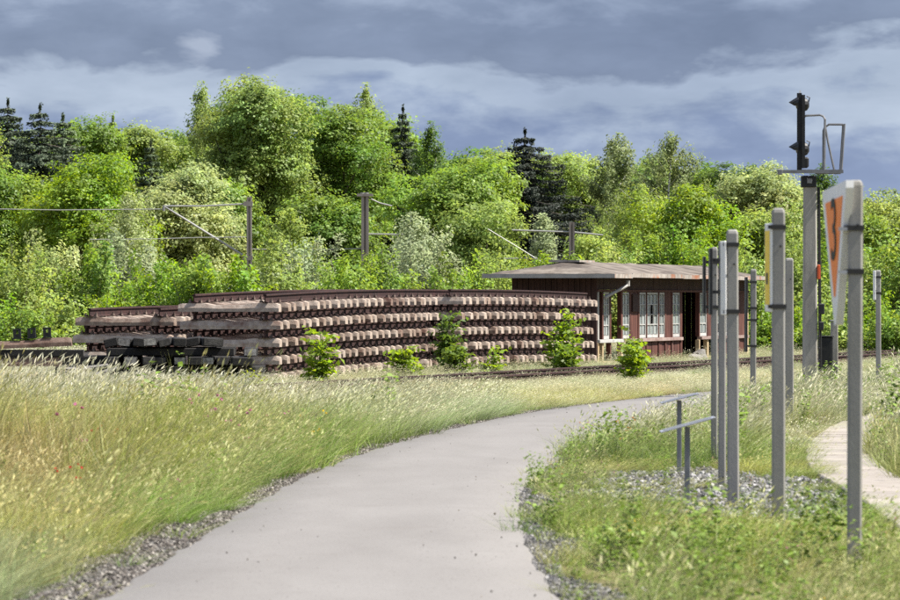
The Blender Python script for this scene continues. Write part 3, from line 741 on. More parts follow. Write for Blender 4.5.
# 4 and 5: black plates
D4 = 47.4
p4, h4, w4_ = sign_post(722.0, D4, 241, 7.6, 'grey post with a thick black plate held off on brackets, between two sign posts', ((260, .055), (292, .055)))
rel4 = lambda px, d: (X_at(px, d)-X_at(722.0, D4), d-D4)
plate(p4, D4, rel4(711.3, D4-.05), rel4(709.6, D4+.30), EYE+(HOR-314.5)/F*D4, EYE+(HOR-248)/F*D4, .026, M['black'])
D5 = 53.5
p5, h5, w5_ = sign_post(714.2, D5, 247, 6.6, 'slender grey post with a narrow black plate, last of the five beside the lecterns', ((262, .055), (307, .055)))
rel5 = lambda px, d: (X_at(px, d)-X_at(714.2, D5), d-D5)
plate(p5, D5, rel5(704.6, D5-.05), rel5(703.4, D5+.30), EYE+(HOR-313.5)/F*D5, EYE+(HOR-256.5)/F*D5, .026, M['black'])
D6 = 82
p6, h6, w6_ = sign_post(753, D6, 269, 5.8, 'grey post with a tall narrow black plate, standing alone toward the shed', ((282, .06), (308, .06), (320, .06), (346, .06)))
rel6 = lambda px, d: (X_at(px, d)-X_at(753, D6), d-D6)
plate(p6, D6, rel6(746.6, D6-.05), rel6(744.8, D6+.25), EYE+(HOR-352)/F*D6, EYE+(HOR-277)/F*D6, .028, M['black'])
D7 = 71
p7, h7, w7_ = sign_post(789.6, D7, 258, 8.0, 'dark grey post with thin white edge strip, between yellow-sign post and signal mast', ())
rel7 = lambda px, d: (X_at(px, d)-X_at(789.6, D7), d-D7)
plate(p7, D7, rel7(785.0, D7-.03), rel7(785.0, D7+.12), EYE+(HOR-376)/F*D7, EYE+(HOR-309)/F*D7, .012, M['white'], bev=.002)
D8 = 95
p8, h8, w8_ = sign_post(878.6, D8, 270, 5.0, 'slim grey post with a pale shield plate, alone in the tall grass', ((277, .0), (293, .0)))
rel8 = lambda px, d: (X_at(px, d)-X_at(878.6, D8), d-D8)
plate(p8, D8, rel8(875.6, D8-.05), rel8(874.0, D8+.4), EYE+(HOR-300)/F*D8, EYE+(HOR-270.5)/F*D8, .025, M['white'])

# two lectern-like info panels seen edge-on
def lectern(px, d, plate_l, plate_r, label):
    e = empty('info_lectern', (X_at(px, d), d, 0), 0, label, 'info panel', 'info lecterns facing the path')
    (xa, ya), (xb, yb) = plate_l, plate_r
    a, b = P(xa, ya, d)-Vector((X_at(px, d), d, 0)), P(xb, yb, d)-Vector((X_at(px, d), d, 0))
    ax = (b-a).normalized(); m = (a+b)/2; nz = ax.cross(Vector((0, 1, 0))).normalized()
    rot = Matrix((ax, Vector((0, 1, 0)), nz if nz.z > 0 else -nz)).transposed()
    MB().box(m, ((b-a).length, .34, .014), rot=rot, bev=.004).build('plate', M['steel'], e)
    MB().box(m+rot@Vector((0, 0, .0095)), ((b-a).length*.86, .28, .004), rot=rot).build('print_panel', M['steel_dark'], e)
    zt = a.z+(b.z-a.z)*(-a.x)/(b.x-a.x)-.02
    MB().box((0, 0, (zt-.06)/2), (.048, .035, zt+.06), bev=.004).build('leg', M['steel_dark'], e)
lectern(687.3, 43.9, (660, 432), (714.5, 417.2), 'steel info lectern on a single leg, larger one, beside the stony patch')
lectern(679.2, 51.6, (660.5, 403.2), (698.5, 393.4), 'smaller steel info lectern standing behind the larger one')

# ------------------------------------------------------------------ signal
DS = 91.0
sg = empty('railway_signal', (X_at(810, DS), DS, 0), 0, 'railway light signal on a concrete mast with platform, hooded lamps and railings', 'railway signal')
def sp_(px, py, dy=0.0):
    v = P(px, py, DS); return Vector((v.x-X_at(810, DS), dy, v.z))
mh = sp_(810, 186).z
mm = MB(); wb, wt = .30/2, .235/2
vs = []
for z, w_ in ((-.05, wb*.9), (mh, wt)):
    c = w_*.25
    vs += [(-w_+c, -w_, z), (w_-c, -w_, z), (w_, -w_+c, z), (w_, w_-c, z), (w_-c, w_, z), (-w_+c, w_, z), (-w_, w_-c, z), (-w_, -w_+c, z)]
mm.add(vs, [(k, (k+1) % 8, 8+(k+1) % 8, 8+k) for k in range(8)]+[tuple(range(8))[::-1], tuple(range(8, 16))]); mm.build('mast', M['mast'], sg)
hb = MB(); c = sp_(808.5, 181.5); hb.box(c, (.27, .30, .21), bev=.015); hb.build('head_box', M['black'], sg)
MB().box(sp_(809, 181, -.16), (.09, .02, .09), bev=.005).build('cover_plate', M['grey_metal'], sg)
plf = MB(); a, b = sp_(778, 172.5), sp_(842, 171.5)
plf.box((a+b)/2+Vector((0, -.30, 0)), (b.x-a.x, .05, .06)).box((a+b)/2+Vector((.35, .30, 0)), (b.x-a.x-.7, .05, .06))
plf.box(sp_(779, 172.3, -.30), (.085, .09, .10), bev=.01)
plf.build('platform_beam', M['grey_metal'], sg)
for k in range(7):
    MB().box(sp_(803+k*6, 170.2, 0), (.085, .60, .012)).build('grating_bar', M['grey_metal'], sg)
pb = MB().box((sp_(799.4, 93)+sp_(799.4, 170))/2, (.085, .10, sp_(799, 93).z-sp_(799, 170).z)); pb.build('signal_pole', M['black'], sg)
pb = MB().box((sp_(803.0, 95)+sp_(803.0, 168))/2+Vector((0, .02, 0)), (.055, .34, sp_(799, 95).z-sp_(799, 168).z)); pb.build('backboard', M['black'], sg)
MB().box(sp_(800, 91.5), (.03, .03, .05)).build('pole_tip', M['white'], sg)
for py in (103.5, 148.0):
    lb = MB(); c = sp_(805.5, py+1)
    lb.tube([c+Vector((-.08, 0, 0)), c+Vector((-.02, 0, 0)), c+Vector((.03, 0, 0)), c+Vector((.065, 0, 0))], [.125, .125, .105, .05], 12)
    lamp = lb.build('lamp_housing', M['black'], sg)
    hd = MB(); o = sp_(798.0, py); n = 9; vs = []
    for q in range(n):
        an = R(-20+220*q/(n-1)); y_, z_ = math.cos(an)*.13, math.sin(an)*.13
        vs += [(o.x, y_, o.z+z_), (o.x-.17*max(.25, .55+.45*math.sin(an)), y_*.45, o.z-.02+z_*.35)]
    hd.add(vs, [(2*q, 2*q+2, 2*q+3, 2*q+1) for q in range(n-1)])
    h = hd.build('lamp_hood', M['black'], lamp); md = h.modifiers.new('t', 'SOLIDIFY'); md.thickness = .012
    MB().tube([o+Vector((-.002, 0, 0)), o+Vector((-.03, 0, 0)), o+Vector((-.04, 0, 0))], [.10, .09, .05], 14).build('lens', M['lens'], lamp)
    MB().tube([c+Vector((.06, 0, .05)), c+Vector((.075, 0, .13)), c+Vector((.02, 0, .15))], .012, 6).build('hinge_loop', M['black'], lamp)
lb = MB().box(sp_(805, 162.5), (.13, .22, .20), bev=.03); lb.build('lower_lamp_box', M['black'], sg)
def rail_t(pts, r=.021, name='guard_rail'):
    MB().tube(pts, r, 7).build(name, M['grey_metal'], sg)
rail_t([sp_(804, 116.5, -.12), sp_(806, 115.8, -.16), sp_(819, 115.4, -.25), sp_(822, 116.6, -.27), sp_(823.8, 119.5, -.28), sp_(823.2, 170, -.28)])
rail_t([sp_(824.4, 170, .28), sp_(824.6, 130, .28), sp_(826.0, 126.5, .27), sp_(830, 123.8, .26), sp_(843.4, 124, .2), sp_(844, 125, .2), sp_(841, 170, .2)])
rail_t([sp_(824.2, 127, -.27), sp_(827, 143, -.27), sp_(833, 170, -.27)], .019)
rail_t([sp_(843.4, 124.6, .2), sp_(843.6, 124.6, -.25), sp_(840.4, 170, -.28)], .019)
lad = MB()
for yy in (-.0, .34): lad.tube([sp_(819.2, 187, yy), sp_(821.2, 372, yy)], .018, 6)
ladder = lad.build('ladder', M['black'], sg)
rg = MB().tube([(0, .0, 0), (0, .34, 0)], .012, 6).mesh('rung', M['black'])
for k in range(15):
    py = 192+k*12; link('rung', rg, ladder, sp_(819.2+2*(py-187)/185, py, 0))
for py in (215, 262, 305): MB().box(sp_(816.5, py, .05), (.16, .03, .03)).build('ladder_bracket', M['black'], sg)
MB().box(sp_(818.3, 272, -.10), (.05, .10, .26), bev=.008).build('red_tag', M['redpaint'], sg)
MB().box(sp_(821.2, 309, -.10), (.10, .16, .20), bev=.015).build('switch_box', M['black'], sg)
MB().box(sp_(820.8, 326, -.08), (.09, .16, .16), bev=.015).build('switch_box', M['black'], sg)
rc = empty('trackside_cabinet', (X_at(825.5, DS+.5), DS+.5, 0), 0, 'small black trackside cabinet at the foot of the signal mast', 'cabinet')
zc0, zc1 = .30, EYE+(HOR-337)/F*(DS+.5)
MB().box((0, 0, (zc0+zc1)/2), (.25, .3, zc1-zc0), bev=.015).build('body', M['black'], rc)
MB().box((0, -.157, (zc0+zc1)/2), (.19, .012, (zc1-zc0)*.8), bev=.004).build('door', M['black'], rc)
MB().box((0, 0, zc1+.012), (.29, .34, .02), bev=.005).build('lid', M['black'], rc)
MB().box((0, 0, .14), (.10, .10, .36)).build('leg', M['grey_metal'], rc)
gp = empty('cable_post', (X_at(834.3, DS+.9), DS+.9, 0), 0, 'short grey concrete cable post beside the black cabinet', 'post')
hgp = EYE+(HOR-322)/F*(DS+.9)
MB().box((0, 0, hgp/2-.02), (.13, .12, hgp+.04), bev=.012).build('post', M['mast'], gp); MB().box((0, 0, hgp+.02), (.16, .15, .03), bev=.006).build('cap', M['grey_metal'], gp)

# ------------------------------------------------------------------ catenary masts beyond the shrubs
DM = 268.0
def cmast(px, top, w, label):
    e = empty('catenary_mast', (X_at(px, DM), DM, 0), 0, label, 'catenary mast', 'catenary masts along the far railway')
    h = EYE+(HOR-top)/F*DM; w2 = w*DM/F
    b = MB(); b.box((-w2*.32, 0, h/2), (w2*.34, w2*.9, h)); b.box((w2*.32, 0, h/2), (w2*.34, w2*.9, h)); b.box((0, 0, h/2), (w2*.4, w2*.25, h-.02))
    b.build('pole', M['cmast'], e); return e, (lambda px2, py, dy=0.0: P(px2, py, DM)-Vector((X_at(px, DM), DM-dy, 0)))
m1, q = cmast(249.3, 197, 5.2, 'brown-grey catenary mast with a long cantilever arm and stay')
MB().tube([q(247, 203.8), q(205, 206), q(164, 206)], .055, 6).build('cantilever_tube', M['wire'], m1)
MB().tube([q(247.5, 258), q(164, 206)], .065, 6).build('stay_tube', M['wire'], m1)
MB().tube([q(164, 205), q(164, 211)], .09, 6).build('insulator', M['wire'], m1)
MB().box(q(248, 203.8), (.5, .3, .25)).build('clamp', M['cmast'], m1); MB().box(q(248, 258), (.5, .3, .25)).build('clamp', M['cmast'], m1)
m2, q = cmast(365, 195.5, 7.5, 'stout double catenary mast with insulators on its top')
MB().box(q(365, 195), (.85, .5, .14)).build('top_plate', M['cmast'], m2)
for px in (362.5, 366.5): MB().tube([q(px, 194.5), q(px, 192.5)], .12, 8).build('insulator', M['wire'], m2)
MB().tube([q(368, 197.5), q(380, 203), q(392, 206)], .045, 6).build('stay_wire', M['wire'], m2)
MB().tube([q(368, 234), q(412, 234.5)], .05, 6).build('cantilever_tube', M['wire'], m2)
m3, q = cmast(571.8, 222, 5.6, 'catenary mast rising behind the shed roof')
MB().tube([q(570, 232), q(512, 230)], .05, 6).build('cantilever_tube', M['wire'], m3)
MB().tube([q(573, 232), q(603, 235)], .05, 6).build('bracket_tube', M['wire'], m3)
def wire(pts, r, label):
    o = MB().tube([P(*p) for p in pts], r, 5).build('overhead_wire', M['wire']); tag(o, label, 'wire', 'overhead wires of the far railway')
wire([(-140, 206, 268), (0, 209, 268), (60, 210, 268), (164, 209, 268)], .026, 'pale overhead wire strung from the long cantilever arm past the conifers')
wire([(90, 239.5, 267.5), (150, 239, 267.5), (200, 237.5, 267.5), (246, 237, 267.5)], .024, 'lower overhead wire crossing below the long cantilever arm')
wire([(252, 249, 268), (305, 250, 268), (361, 248.5, 268)], .024, 'overhead wire between the two catenary masts')
wire([(488, 229, 240), (516, 246, 240), (545, 264, 240)], .022, 'slanting pale stay wire above the shed roof end')
wire([(498, 258.5, 240), (540, 258, 240)], .022, 'level pale wire just above the shed roof end')

# ------------------------------------------------------------------ foliage builders
def leaves_mesh(name, C, Nrm, size, tint, hue, mat, rs, aspect=.62):
    """C centres (n,3), Nrm preferred normals, size (n,): one folded diamond per leaf"""
    n = len(C)
    Nn = Nrm+rs.normal(0, .42, (n, 3)); Nn /= np.linalg.norm(Nn, axis=1, keepdims=True)+1e-9
    T = rs.normal(0, 1, (n, 3)); T -= Nn*(T*Nn).sum(1, keepdims=True); T /= np.linalg.norm(T, axis=1, keepdims=True)+1e-9
    B = np.cross(Nn, T); s = size[:, None]
    V = np.empty((n, 4, 3)); V[:, 0] = C-T*s*.5; V[:, 1] = C+B*s*.5*aspect+Nn*s*.10; V[:, 2] = C+T*s*.5-Nn*s*.08; V[:, 3] = C-B*s*.5*aspect+Nn*s*.10
    Fq = np.arange(n*4).reshape(n, 4)
    return np_mesh(name, V.reshape(-1, 3), Fq, mat, {'tint': np.repeat(tint, 4), 'hue': np.repeat(hue, 4)})
def unit(rs, n):
    v = rs.normal(0, 1, (n, 3)); return v/np.linalg.norm(v, axis=1, keepdims=True)
def limb(mb, a, b, r0, r1, rs, sag=0.0, n=5):
    a, b = np.array(a, float), np.array(b, float); L = np.linalg.norm(b-a)
    pts = []; rad = []
    for i in range(n):
        t = i/(n-1); p = a+(b-a)*t+rs.normal(0, .03*L, 3)*(t*(1-t)*2); p[2] += sag*4*t*(1-t); pts.append(p); rad.append(r0+(r1-r0)*t)
    mb.tube(pts, rad, 6); return pts
def broad_crown(rs, H, W, base=.22, lobes=13, ls=.24, dens=1.0, loose=.0, squash=1.0):
    """lobed broadleaf crown; returns leaf arrays and the lobe centres"""
    zc, rz, rw = H*(base+1)/2, H*(1-base)/2, W/2
    L = []; 
    k = 0
    while len(L) < lobes and k < 500:
        k += 1; u = unit(rs, 1)[0]; f = rs.uniform(.36, .82)
        r = rs.uniform(.22, .48)*rw if len(L) else .52*rw
        c = np.array([u[0]*rw*f, u[1]*rw*f, zc+u[2]*rz*f*1.05])
        if all(np.linalg.norm((c-q[:3])) > .55*min(r, q[3]) for q in L): L.append(np.array([*c, r]))
    for _a in range(4): L.append(np.array([rs.normal(0, .17)*W, rs.normal(0, .17)*W, H-.42*rw*(.9+.25*_a), .40*rw]))
    C = []; Nr = []; tint = []; hue = []
    for q in L:
        r = q[3]; nc = int(max(10, 5.6*r*r*4))
        lt = rs.uniform(.85, 1.12); lh = rs.normal(.5, .008)
        u = unit(rs, nc); u[:, 2] = np.abs(u[:, 2])*np.where(rs.random(nc) < .75, 1, -1)
        cc = q[:3]+u*r*rs.uniform(.5, 1.25, (nc, 1))*np.array([1, 1, .95])
        for c, un in zip(cc, u):
            m = int(34*dens*rs.uniform(.5, 1.4)); cr = rs.uniform(.30, .62)*(1+loose)
            g_ = rs.normal(0, 1, (m, 3))*np.array([1, 1, .55])*cr*.62
            C.append(c+g_); Nr.append(un*.7+np.array([0, 0, .7])+g_/cr*.35)
            t = rs.uniform(.66, 1.26)*lt; tint.append(t*rs.uniform(.72, 1.25, m)); hue.append(lh+rs.normal(0, .008, m))
    C = np.vstack(C); Nr = np.vstack(Nr); n = len(C)
    return C, Nr, ls*rs.uniform(.6, 1.35, n), np.concatenate(tint), np.concatenate(hue), L
def birch_crown(rs, H, W, base=.12, ls=.17, dens=1.0):
    C = []; Nr = []; tint = []; ends = []
    nb = int(40+H*3.2)
    for i in range(nb):
        t = (i+rs.random())/nb; z = H*(base+(.97-base)*t); prof = (1-t)**.50*(.45+.55*min(1, t*3+.3))
        a = rs.uniform(0, 2*math.pi); Lb = W/2*prof*rs.uniform(.65, 1.1)
        tip = np.array([math.cos(a)*Lb, math.sin(a)*Lb, z+Lb*.55]); root = np.array([0, 0, z-Lb*.25]); ends.append((root, tip))
        tt = rs.uniform(.75, 1.2)
        for s in np.linspace(.35, 1.05, max(3, int(Lb*4.5))):
            p = root+(tip-root)*s+rs.normal(0, .08, 3); drop = rs.uniform(.5, 1.5)*(.4+.6*s)
            m = int(24*dens); q = rs.random(m)**.8
            pts = p+np.stack([rs.normal(0, .13, m), rs.normal(0, .13, m), -q*drop], 1)
            C.append(pts); Nr.append(np.tile([math.cos(a)*.8, math.sin(a)*.8, .5], (m, 1))); tint.append(tt*rs.uniform(.7, 1.3, m))
    m = 260; q = rs.random(m)
    C.append(np.stack([rs.normal(0, .12+.35*(1-q), m), rs.normal(0, .12+.35*(1-q), m), H*(.86+.14*q)], 1)); Nr.append(np.tile([0, 0, 1.], (m, 1))); tint.append(rs.uniform(.8, 1.3, m))
    C = np.vstack(C); n = len(C)
    return C, np.vstack(Nr), ls*rs.uniform(.6, 1.3, n), np.concatenate(tint), rs.normal(.5, .008, n), ends
def spruce_crown(rs, H, W, base=.04, ls=.30):
    C = []; Nr = []; tint = []; br = []
    nl = int(H*2.0)
    for i in range(nl):
        t = i/(nl-1); z = H*(base+(1-base)*t*.985); Lr = W/2*(1-t)**.80*rs.uniform(.75, 1.2)+.07
        k = int(6+6*(1-t))
        a0 = rs.uniform(0, 6.28)
        for j in range(k):
            a = a0+j*2*math.pi/k+rs.normal(0, .12); L = Lr*rs.uniform(.62, 1.2); dx, dy = math.cos(a), math.sin(a)
            tip = np.array([dx*L, dy*L, z-L*.16+.05*L]); br.append((np.array([0, 0, z]), tip))
            m = int(12+105*L); s = rs.random(m)**.7
            sagz = -.30*L*s*(1-s)-.10*L*s
            lat = rs.normal(0, .16*L**.7, m)*(1-.55*s)
            pts = np.stack([dx*L*s-dy*lat, dy*L*s+dx*lat, z+sagz-np.abs(rs.normal(0, .14, m))*(.5+s)], 1)
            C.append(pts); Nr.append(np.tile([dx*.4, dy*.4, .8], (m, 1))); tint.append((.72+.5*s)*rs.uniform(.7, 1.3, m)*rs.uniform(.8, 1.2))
    m = 40; C.append(np.stack([rs.normal(0, .05, m), rs.normal(0, .05, m), H-rs.random(m)*.9], 1)); Nr.append(np.tile([0, 0, 1.], (m, 1))); tint.append(np.ones(m))
    C = np.vstack(C); n = len(C)
    return C, np.vstack(Nr), ls*rs.uniform(.55, 1.2, n), np.concatenate(tint), rs.normal(.5, .006, n), br
def shoot_crown(rs, H, W, ls=.16, dens=1.0, nsh=None, arch=.25):
    """many-stemmed bush of leafy shoots, leafy to the ground"""
    C = []; Nr = []; tint = []; hue = []; shoots = []
    nsh = nsh or int(14+W*7)
    for i in range(nsh):
        a = rs.uniform(0, 6.28); rr_ = math.sqrt(rs.random())*W/2; hh = H*(1-.45*(rr_/(W/2))**2)*rs.uniform(.5, 1.0)
        if i < 3: rr_ *= .8; hh = H*rs.uniform(.82, 1)
        b = np.array([math.cos(a)*rr_*.3, math.sin(a)*rr_*.3, 0]); e = np.array([math.cos(a)*rr_, math.sin(a)*rr_, hh])
        shoots.append((b, e)); m = int(hh*78*dens); s = rs.uniform(.06, 1, m)
        p = b+(e-b)*s[:, None]; p[:, :2] += (e-b)[:2]*(np.sin(s*math.pi)*-arch)[:, None]
        sp2 = (.16+.34*(1-s))*rs.uniform(.5, 1.5, m)*min(1.4, .4+H*.2)
        p += unit(rs, m)*sp2[:, None]
        C.append(p); Nr.append(np.tile([math.cos(a)*.5, math.sin(a)*.5, .75], (m, 1))); tt = rs.uniform(.78, 1.2); tint.append(tt*rs.uniform(.7, 1.28, m)); hue.append(np.full(m, rs.normal(.5, .009)))
    C = np.vstack(C); C[:, 2] = np.maximum(C[:, 2], .03); n = len(C)
    return C, np.vstack(Nr), ls*rs.uniform(.6, 1.3, n), np.concatenate(tint), np.concatenate(hue)+rs.normal(0, .006, n), shoots
tree_no = [100]
def plant(kind, px, top, wpx, d, colr, label, group, name, ls=None, dens=1.0, base=None, cat='tree'):
    tree_no[0] += 1; rs = np.random.default_rng(tree_no[0])
    H = EYE+(HOR-top)/F*d; W = wpx*d/F*{'spruce': 2.5, 'birch': 1.55, 'broad': 1.14}.get(kind, 1.5)
    e = empty(name, (X_at(px, d), d, 0), rs.uniform(0, 6.28), label, cat, group)
    tb = MB(); tr = max(.03, H*.014)
    if kind == 'broad':
        C, Nr, s, ti, hu, L = broad_crown(rs, H, W, base if base is not None else .18, int(17+W*1.3), ls or .23, dens)
        pts = limb(tb, (0, 0, -.1), (rs.normal(0, .2), rs.normal(0, .2), H*.8), tr*1.2, tr*.25, rs, n=7)
        for q in L[:14]:
            k = rs.integers(1, 5); limb(tb, pts[k], q[:3], tr*.45, tr*.12, rs)
        mat = M['leaf']; bark = M['bark']
    elif kind == 'birch':
        C, Nr, s, ti, hu, L = birch_crown(rs, H, W, base if base is not None else .10, ls or .17, dens)
        limb(tb, (0, 0, -.1), (rs.normal(0, .1), rs.normal(0, .1), H*.97), tr, tr*.12, rs, n=8)
        for a, b in L[::3]: limb(tb, a, b, tr*.14, tr*.03, rs, n=4)
        mat = M['leaf']; bark = M['birchbark']
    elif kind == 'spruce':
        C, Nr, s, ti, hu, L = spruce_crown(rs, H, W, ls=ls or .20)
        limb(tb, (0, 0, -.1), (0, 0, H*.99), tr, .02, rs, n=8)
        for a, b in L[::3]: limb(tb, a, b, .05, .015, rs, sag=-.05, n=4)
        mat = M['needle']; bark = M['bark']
    else:
        C, Nr, s, ti, hu, L = shoot_crown(rs, H, W, ls or .16, dens)
        for a, b in L: limb(tb, a, b, max(.012, .006*H), .005, rs, n=4)
        mat = M['leaf']; bark = M['bark']
    cr = link('crown' if cat == 'tree' else 'foliage', leaves_mesh('crown', C, Nr, s, ti, hu, mat, rs), e); cr.color = (*colr, 1)
    tb.build('trunk' if cat == 'tree' else 'stem', bark, e, smooth=True)
    return e
# leaf colours
YG = (0.209, 0.308, 0.054); MG = (0.181, 0.274, 0.049); DG = (0.110, 0.190, 0.038); LG = (0.268, 0.350, 0.087); PALE = (0.324, 0.382, 0.149); BG = (0.192, 0.303, 0.036)
SPR = (0.065, 0.087, 0.050); SPG = (0.100, 0.136, 0.065); BI = (0.213, 0.262, 0.100); OL = (0.241, 0.320, 0.086); SIL = (0.302, 0.355, 0.192)
SPD = (0.023, 0.031, 0.020)
WOOD = 'trees of the wood beyond the railway yard'; BUSH = 'bushes along the back of the railway yard'
TREES = [
 ('spruce', 8, 97, 96, 335, SPR, 'dark spruce at the outer end of the group of three, beyond the yard'),
 ('spruce', 40, 102, 108, 330, SPR, 'tallest wide dark spruce in the middle of the group of three'),
 ('spruce', 63, 112, 88, 338, SPG, 'smaller dark spruce at the inner end of the group of three'),
 ('broad', 92, 118, 84, 385, MG, 'mid green broadleaf tree beside the group of three dark spruces'),
 ('spruce', 113, 113, 44, 395, OL, 'olive green spruce tip poking above the broadleaf crowns'),
 ('broad', 138, 126, 76, 390, OL, 'olive broadleaf tree behind the bright green maple'),
 ('spruce', 151, 138, 44, 372, SPG, 'small dark spruce wedged between broadleaf crowns'),
 ('broad', 172, 130, 74, 400, MG, 'green broadleaf tree between small spruce and airy aspen'),
 ('birch', 201, 80, 44, 352, OL, 'tall airy aspen with sky showing through its upper twigs'),
 ('broad', 256, 77, 122, 345, OL, 'tallest and broadest pale olive tree of the wood behind the cantilever mast'),
 ('broad', 306, 91, 92, 372, DG, 'dark green rounded tree beside the tallest tree'),
 ('broad', 338, 108, 100, 350, MG, 'broad mid green tree behind the double catenary mast'),
 ('birch', 366, 82, 58, 366, LG, 'pale pointed birch rising out of the broadleaf canopy'),
 ('broad', 396, 118, 86, 374, MG, 'green broadleaf tree between pointed birch and dark spruce tip'),
 ('spruce', 403, 104, 50, 366, SPR, 'dark spruce tip among the broadleaf crowns behind the double mast'),
 ('birch', 431, 121, 48, 362, DG, 'dark green slender birch at the stepped edge of the tall wood'),
 ('broad', 456, 162, 126, 312, YG, 'wide yellow green willow in front of the wood edge'),
 ('broad', 492, 148, 84, 415, LG, 'light green tree beside and behind the lone blackish spruce'),
 ('spruce', 525, 127, 116, 325, SPD, 'lone blackish pointed spruce standing above the shed roof end'),
 ('broad', 572, 154, 92, 395, LG, 'light green rounded tree between blackish spruce and drooping birches'),
 ('birch', 618, 132, 78, 332, BI, 'grey green drooping birch with a blunt top above the shed'),
 ('birch', 670, 131, 80, 322, BI, 'grey green drooping birch with a thin spire above the shed'),
 ('broad', 704, 165, 46, 392, MG, 'small green crown beside the spired birch'),
 ('broad', 745, 164, 96, 362, PALE, 'tree with whitish blossom-pale crown behind the sign posts'),
 ('broad', 735, 166, 70, 380, DG, 'dark green crown behind the whitish tree'),
 ('broad', 792, 183, 78, 372, LG, 'light green crown between whitish tree and signal mast'),
 ('birch', 822, 163, 52, 384, DG, 'dark slender tree right behind the signal platform'),
 ('broad', 874, 192, 84, 352, LG, 'light green rounded tree behind the triangle sign'),
 ('broad', 925, 202, 84, 362, MG, 'green rounded tree at the outer end of the wood beyond the triangle sign'),
 ('birch', -6, 120, 40, 300, LG, 'pale green drooping birch in front of the outer dark spruce'),
 ('broad', 14, 167, 120, 292, YG, 'yellow green round tree below the three dark spruces'),
 ('broad', 86, 153, 112, 286, BG, 'vivid green maple below the dark spruces'),
 ('broad', 182, 166, 118, 313, PALE, 'whitish silver willow behind the cantilever arm'),
 ('birch', 128, 192, 74, 280, PALE, 'pale leaved poplar in front of the vivid maple'),
 ('birch', 289, 208, 60, 255, LG, 'pale young birch with thin leader beside the cantilever mast'),
 ('broad', 332, 196, 86, 322, MG, 'green tree just behind and beside the double catenary mast'),
 ('broad', 232, 180, 70, 330, MG, 'green tree right behind the cantilever mast'),
 ('birch', 413, 212, 64, 252, SIL, 'silvery grey small willow between double mast and yellow green willow'),
 ('broad', 486, 200, 90, 295, OL, 'olive green tree between yellow willow and the lone spruce'),
 ('birch', 543, 213, 34, 285, SIL, 'silvery young birch before the lone blackish spruce'),
 ('broad', 596, 232, 60, 285, LG, 'low light green tree behind the shed roof ridge'),
 ('birch', 642, 184, 96, 292, LG, 'leafy young birch below the two drooping birches'),
 ('broad', 694, 186, 92, 272, BG, 'bright yellow green tree behind the slender sign posts'),
 ('broad', 762, 204, 96, 275, LG, 'light green tree between yellow-sign post and whitish tree'),
 ('broad', 840, 215, 90, 255, YG, 'yellow green tree behind the triangle sign post'),
 ('broad', 905, 218, 90, 262, LG, 'light green tree at the far side of the triangle sign post'),
]
for i, (k, px, top, w_, d, c, lab) in enumerate(TREES):
    nm = {'spruce': 'spruce_tree', 'birch': 'birch_tree', 'broad': 'broadleaf_tree'}[k]
    plant(k, px, top, w_, d, c, lab, WOOD, nm, base=.06 if (d < 320) else None, dens=.85 if k == 'broad' else (1.15 if d < 300 else 1.6), ls=(.20 if d < 300 else None) if k == 'broad' else None)
# the wood closes behind the first trees
far_spots = [(-60, 120), (-25, 118), (20, 128), (60, 132), (110, 134), (165, 142), (215, 104), (270, 96), (330, 108), (385, 118), (440, 150), (500, 160), (545, 163), (600, 165), (650, 160), (700, 178), (750, 178), (800, 192), (850, 204), (900, 205), (950, 200)]
for i, (px, top) in enumerate(far_spots):
    plant('broad', px, top, 95, 425+(i % 3)*8, (MG, DG, OL)[i % 3], f"half hidden {('mid green', 'dark green', 'olive green')[i % 3]} tree in the rear row of the wood", f"{('mid green', 'dark green', 'olive green')[i % 3]} trees in the rear row of the wood", 'broadleaf_tree', ls=.30, dens=.55, base=.05)
side_spots = [(-260, 150, MG), (-205, 140, OL), (-150, 135, DG), (-105, 128, MG), (985, 205, LG), (1035, 190, MG), (1090, 200, OL), (1150, 195, DG), (1210, 205, MG), (1270, 200, LG)]
for i, (px, top, c) in enumerate(side_spots):
    plant('broad', px, top, 105, 330+(i % 3)*14, c, 'broadleaf tree where the wood runs on '+('beyond the dark spruces' if px < 0 else 'past the triangle-sign post'), 'trees where the wood runs on', 'broadleaf_tree', ls=.30, dens=.6, base=.05)
for i, px in enumerate((-180, -120, -70, 985, 1040, 1100, 1160)):
    plant('shoot', px, 240, 110, 190, (LG, YG, MG)[i % 3], 'leafy bush where the yard edge runs on '+('beyond the concrete sleepers' if px < 0 else 'past the slim shield post'), 'bushes where the yard edge runs on', 'bush', cat='bush', dens=.9, ls=.2)
BUSHES = [
 (-22, 232, 84, 190, YG), (18, 240, 80, 182, LG), (56, 228, 74, 196, PALE), (92, 240, 80, 184, YG), (130, 226, 70, 205, SIL), (166, 246, 76, 180, BG), (204, 250, 72, 178, YG),
 (238, 256, 66, 176, BG), (272, 236, 70, 190, LG), (308, 232, 78, 200, SIL), (345, 246, 70, 186, YG), (382, 240, 74, 190, MG), (418, 228, 76, 200, SIL), (454, 250, 72, 190, YG), (490, 246, 66, 205, LG),
 (530, 250, 60, 215, YG), (566, 251, 64, 215, BG), (604, 236, 70, 220, LG), (642, 226, 74, 225, YG), (676, 216, 76, 225, BG), (712, 232, 84, 200, BG), (748, 238, 84, 186, LG), (776, 228, 86, 192, YG), (806, 240, 80, 178, LG),
 (838, 232, 84, 184, BG), (870, 226, 88, 180, LG), (902, 234, 84, 176, YG), (935, 240, 84, 176, LG)]
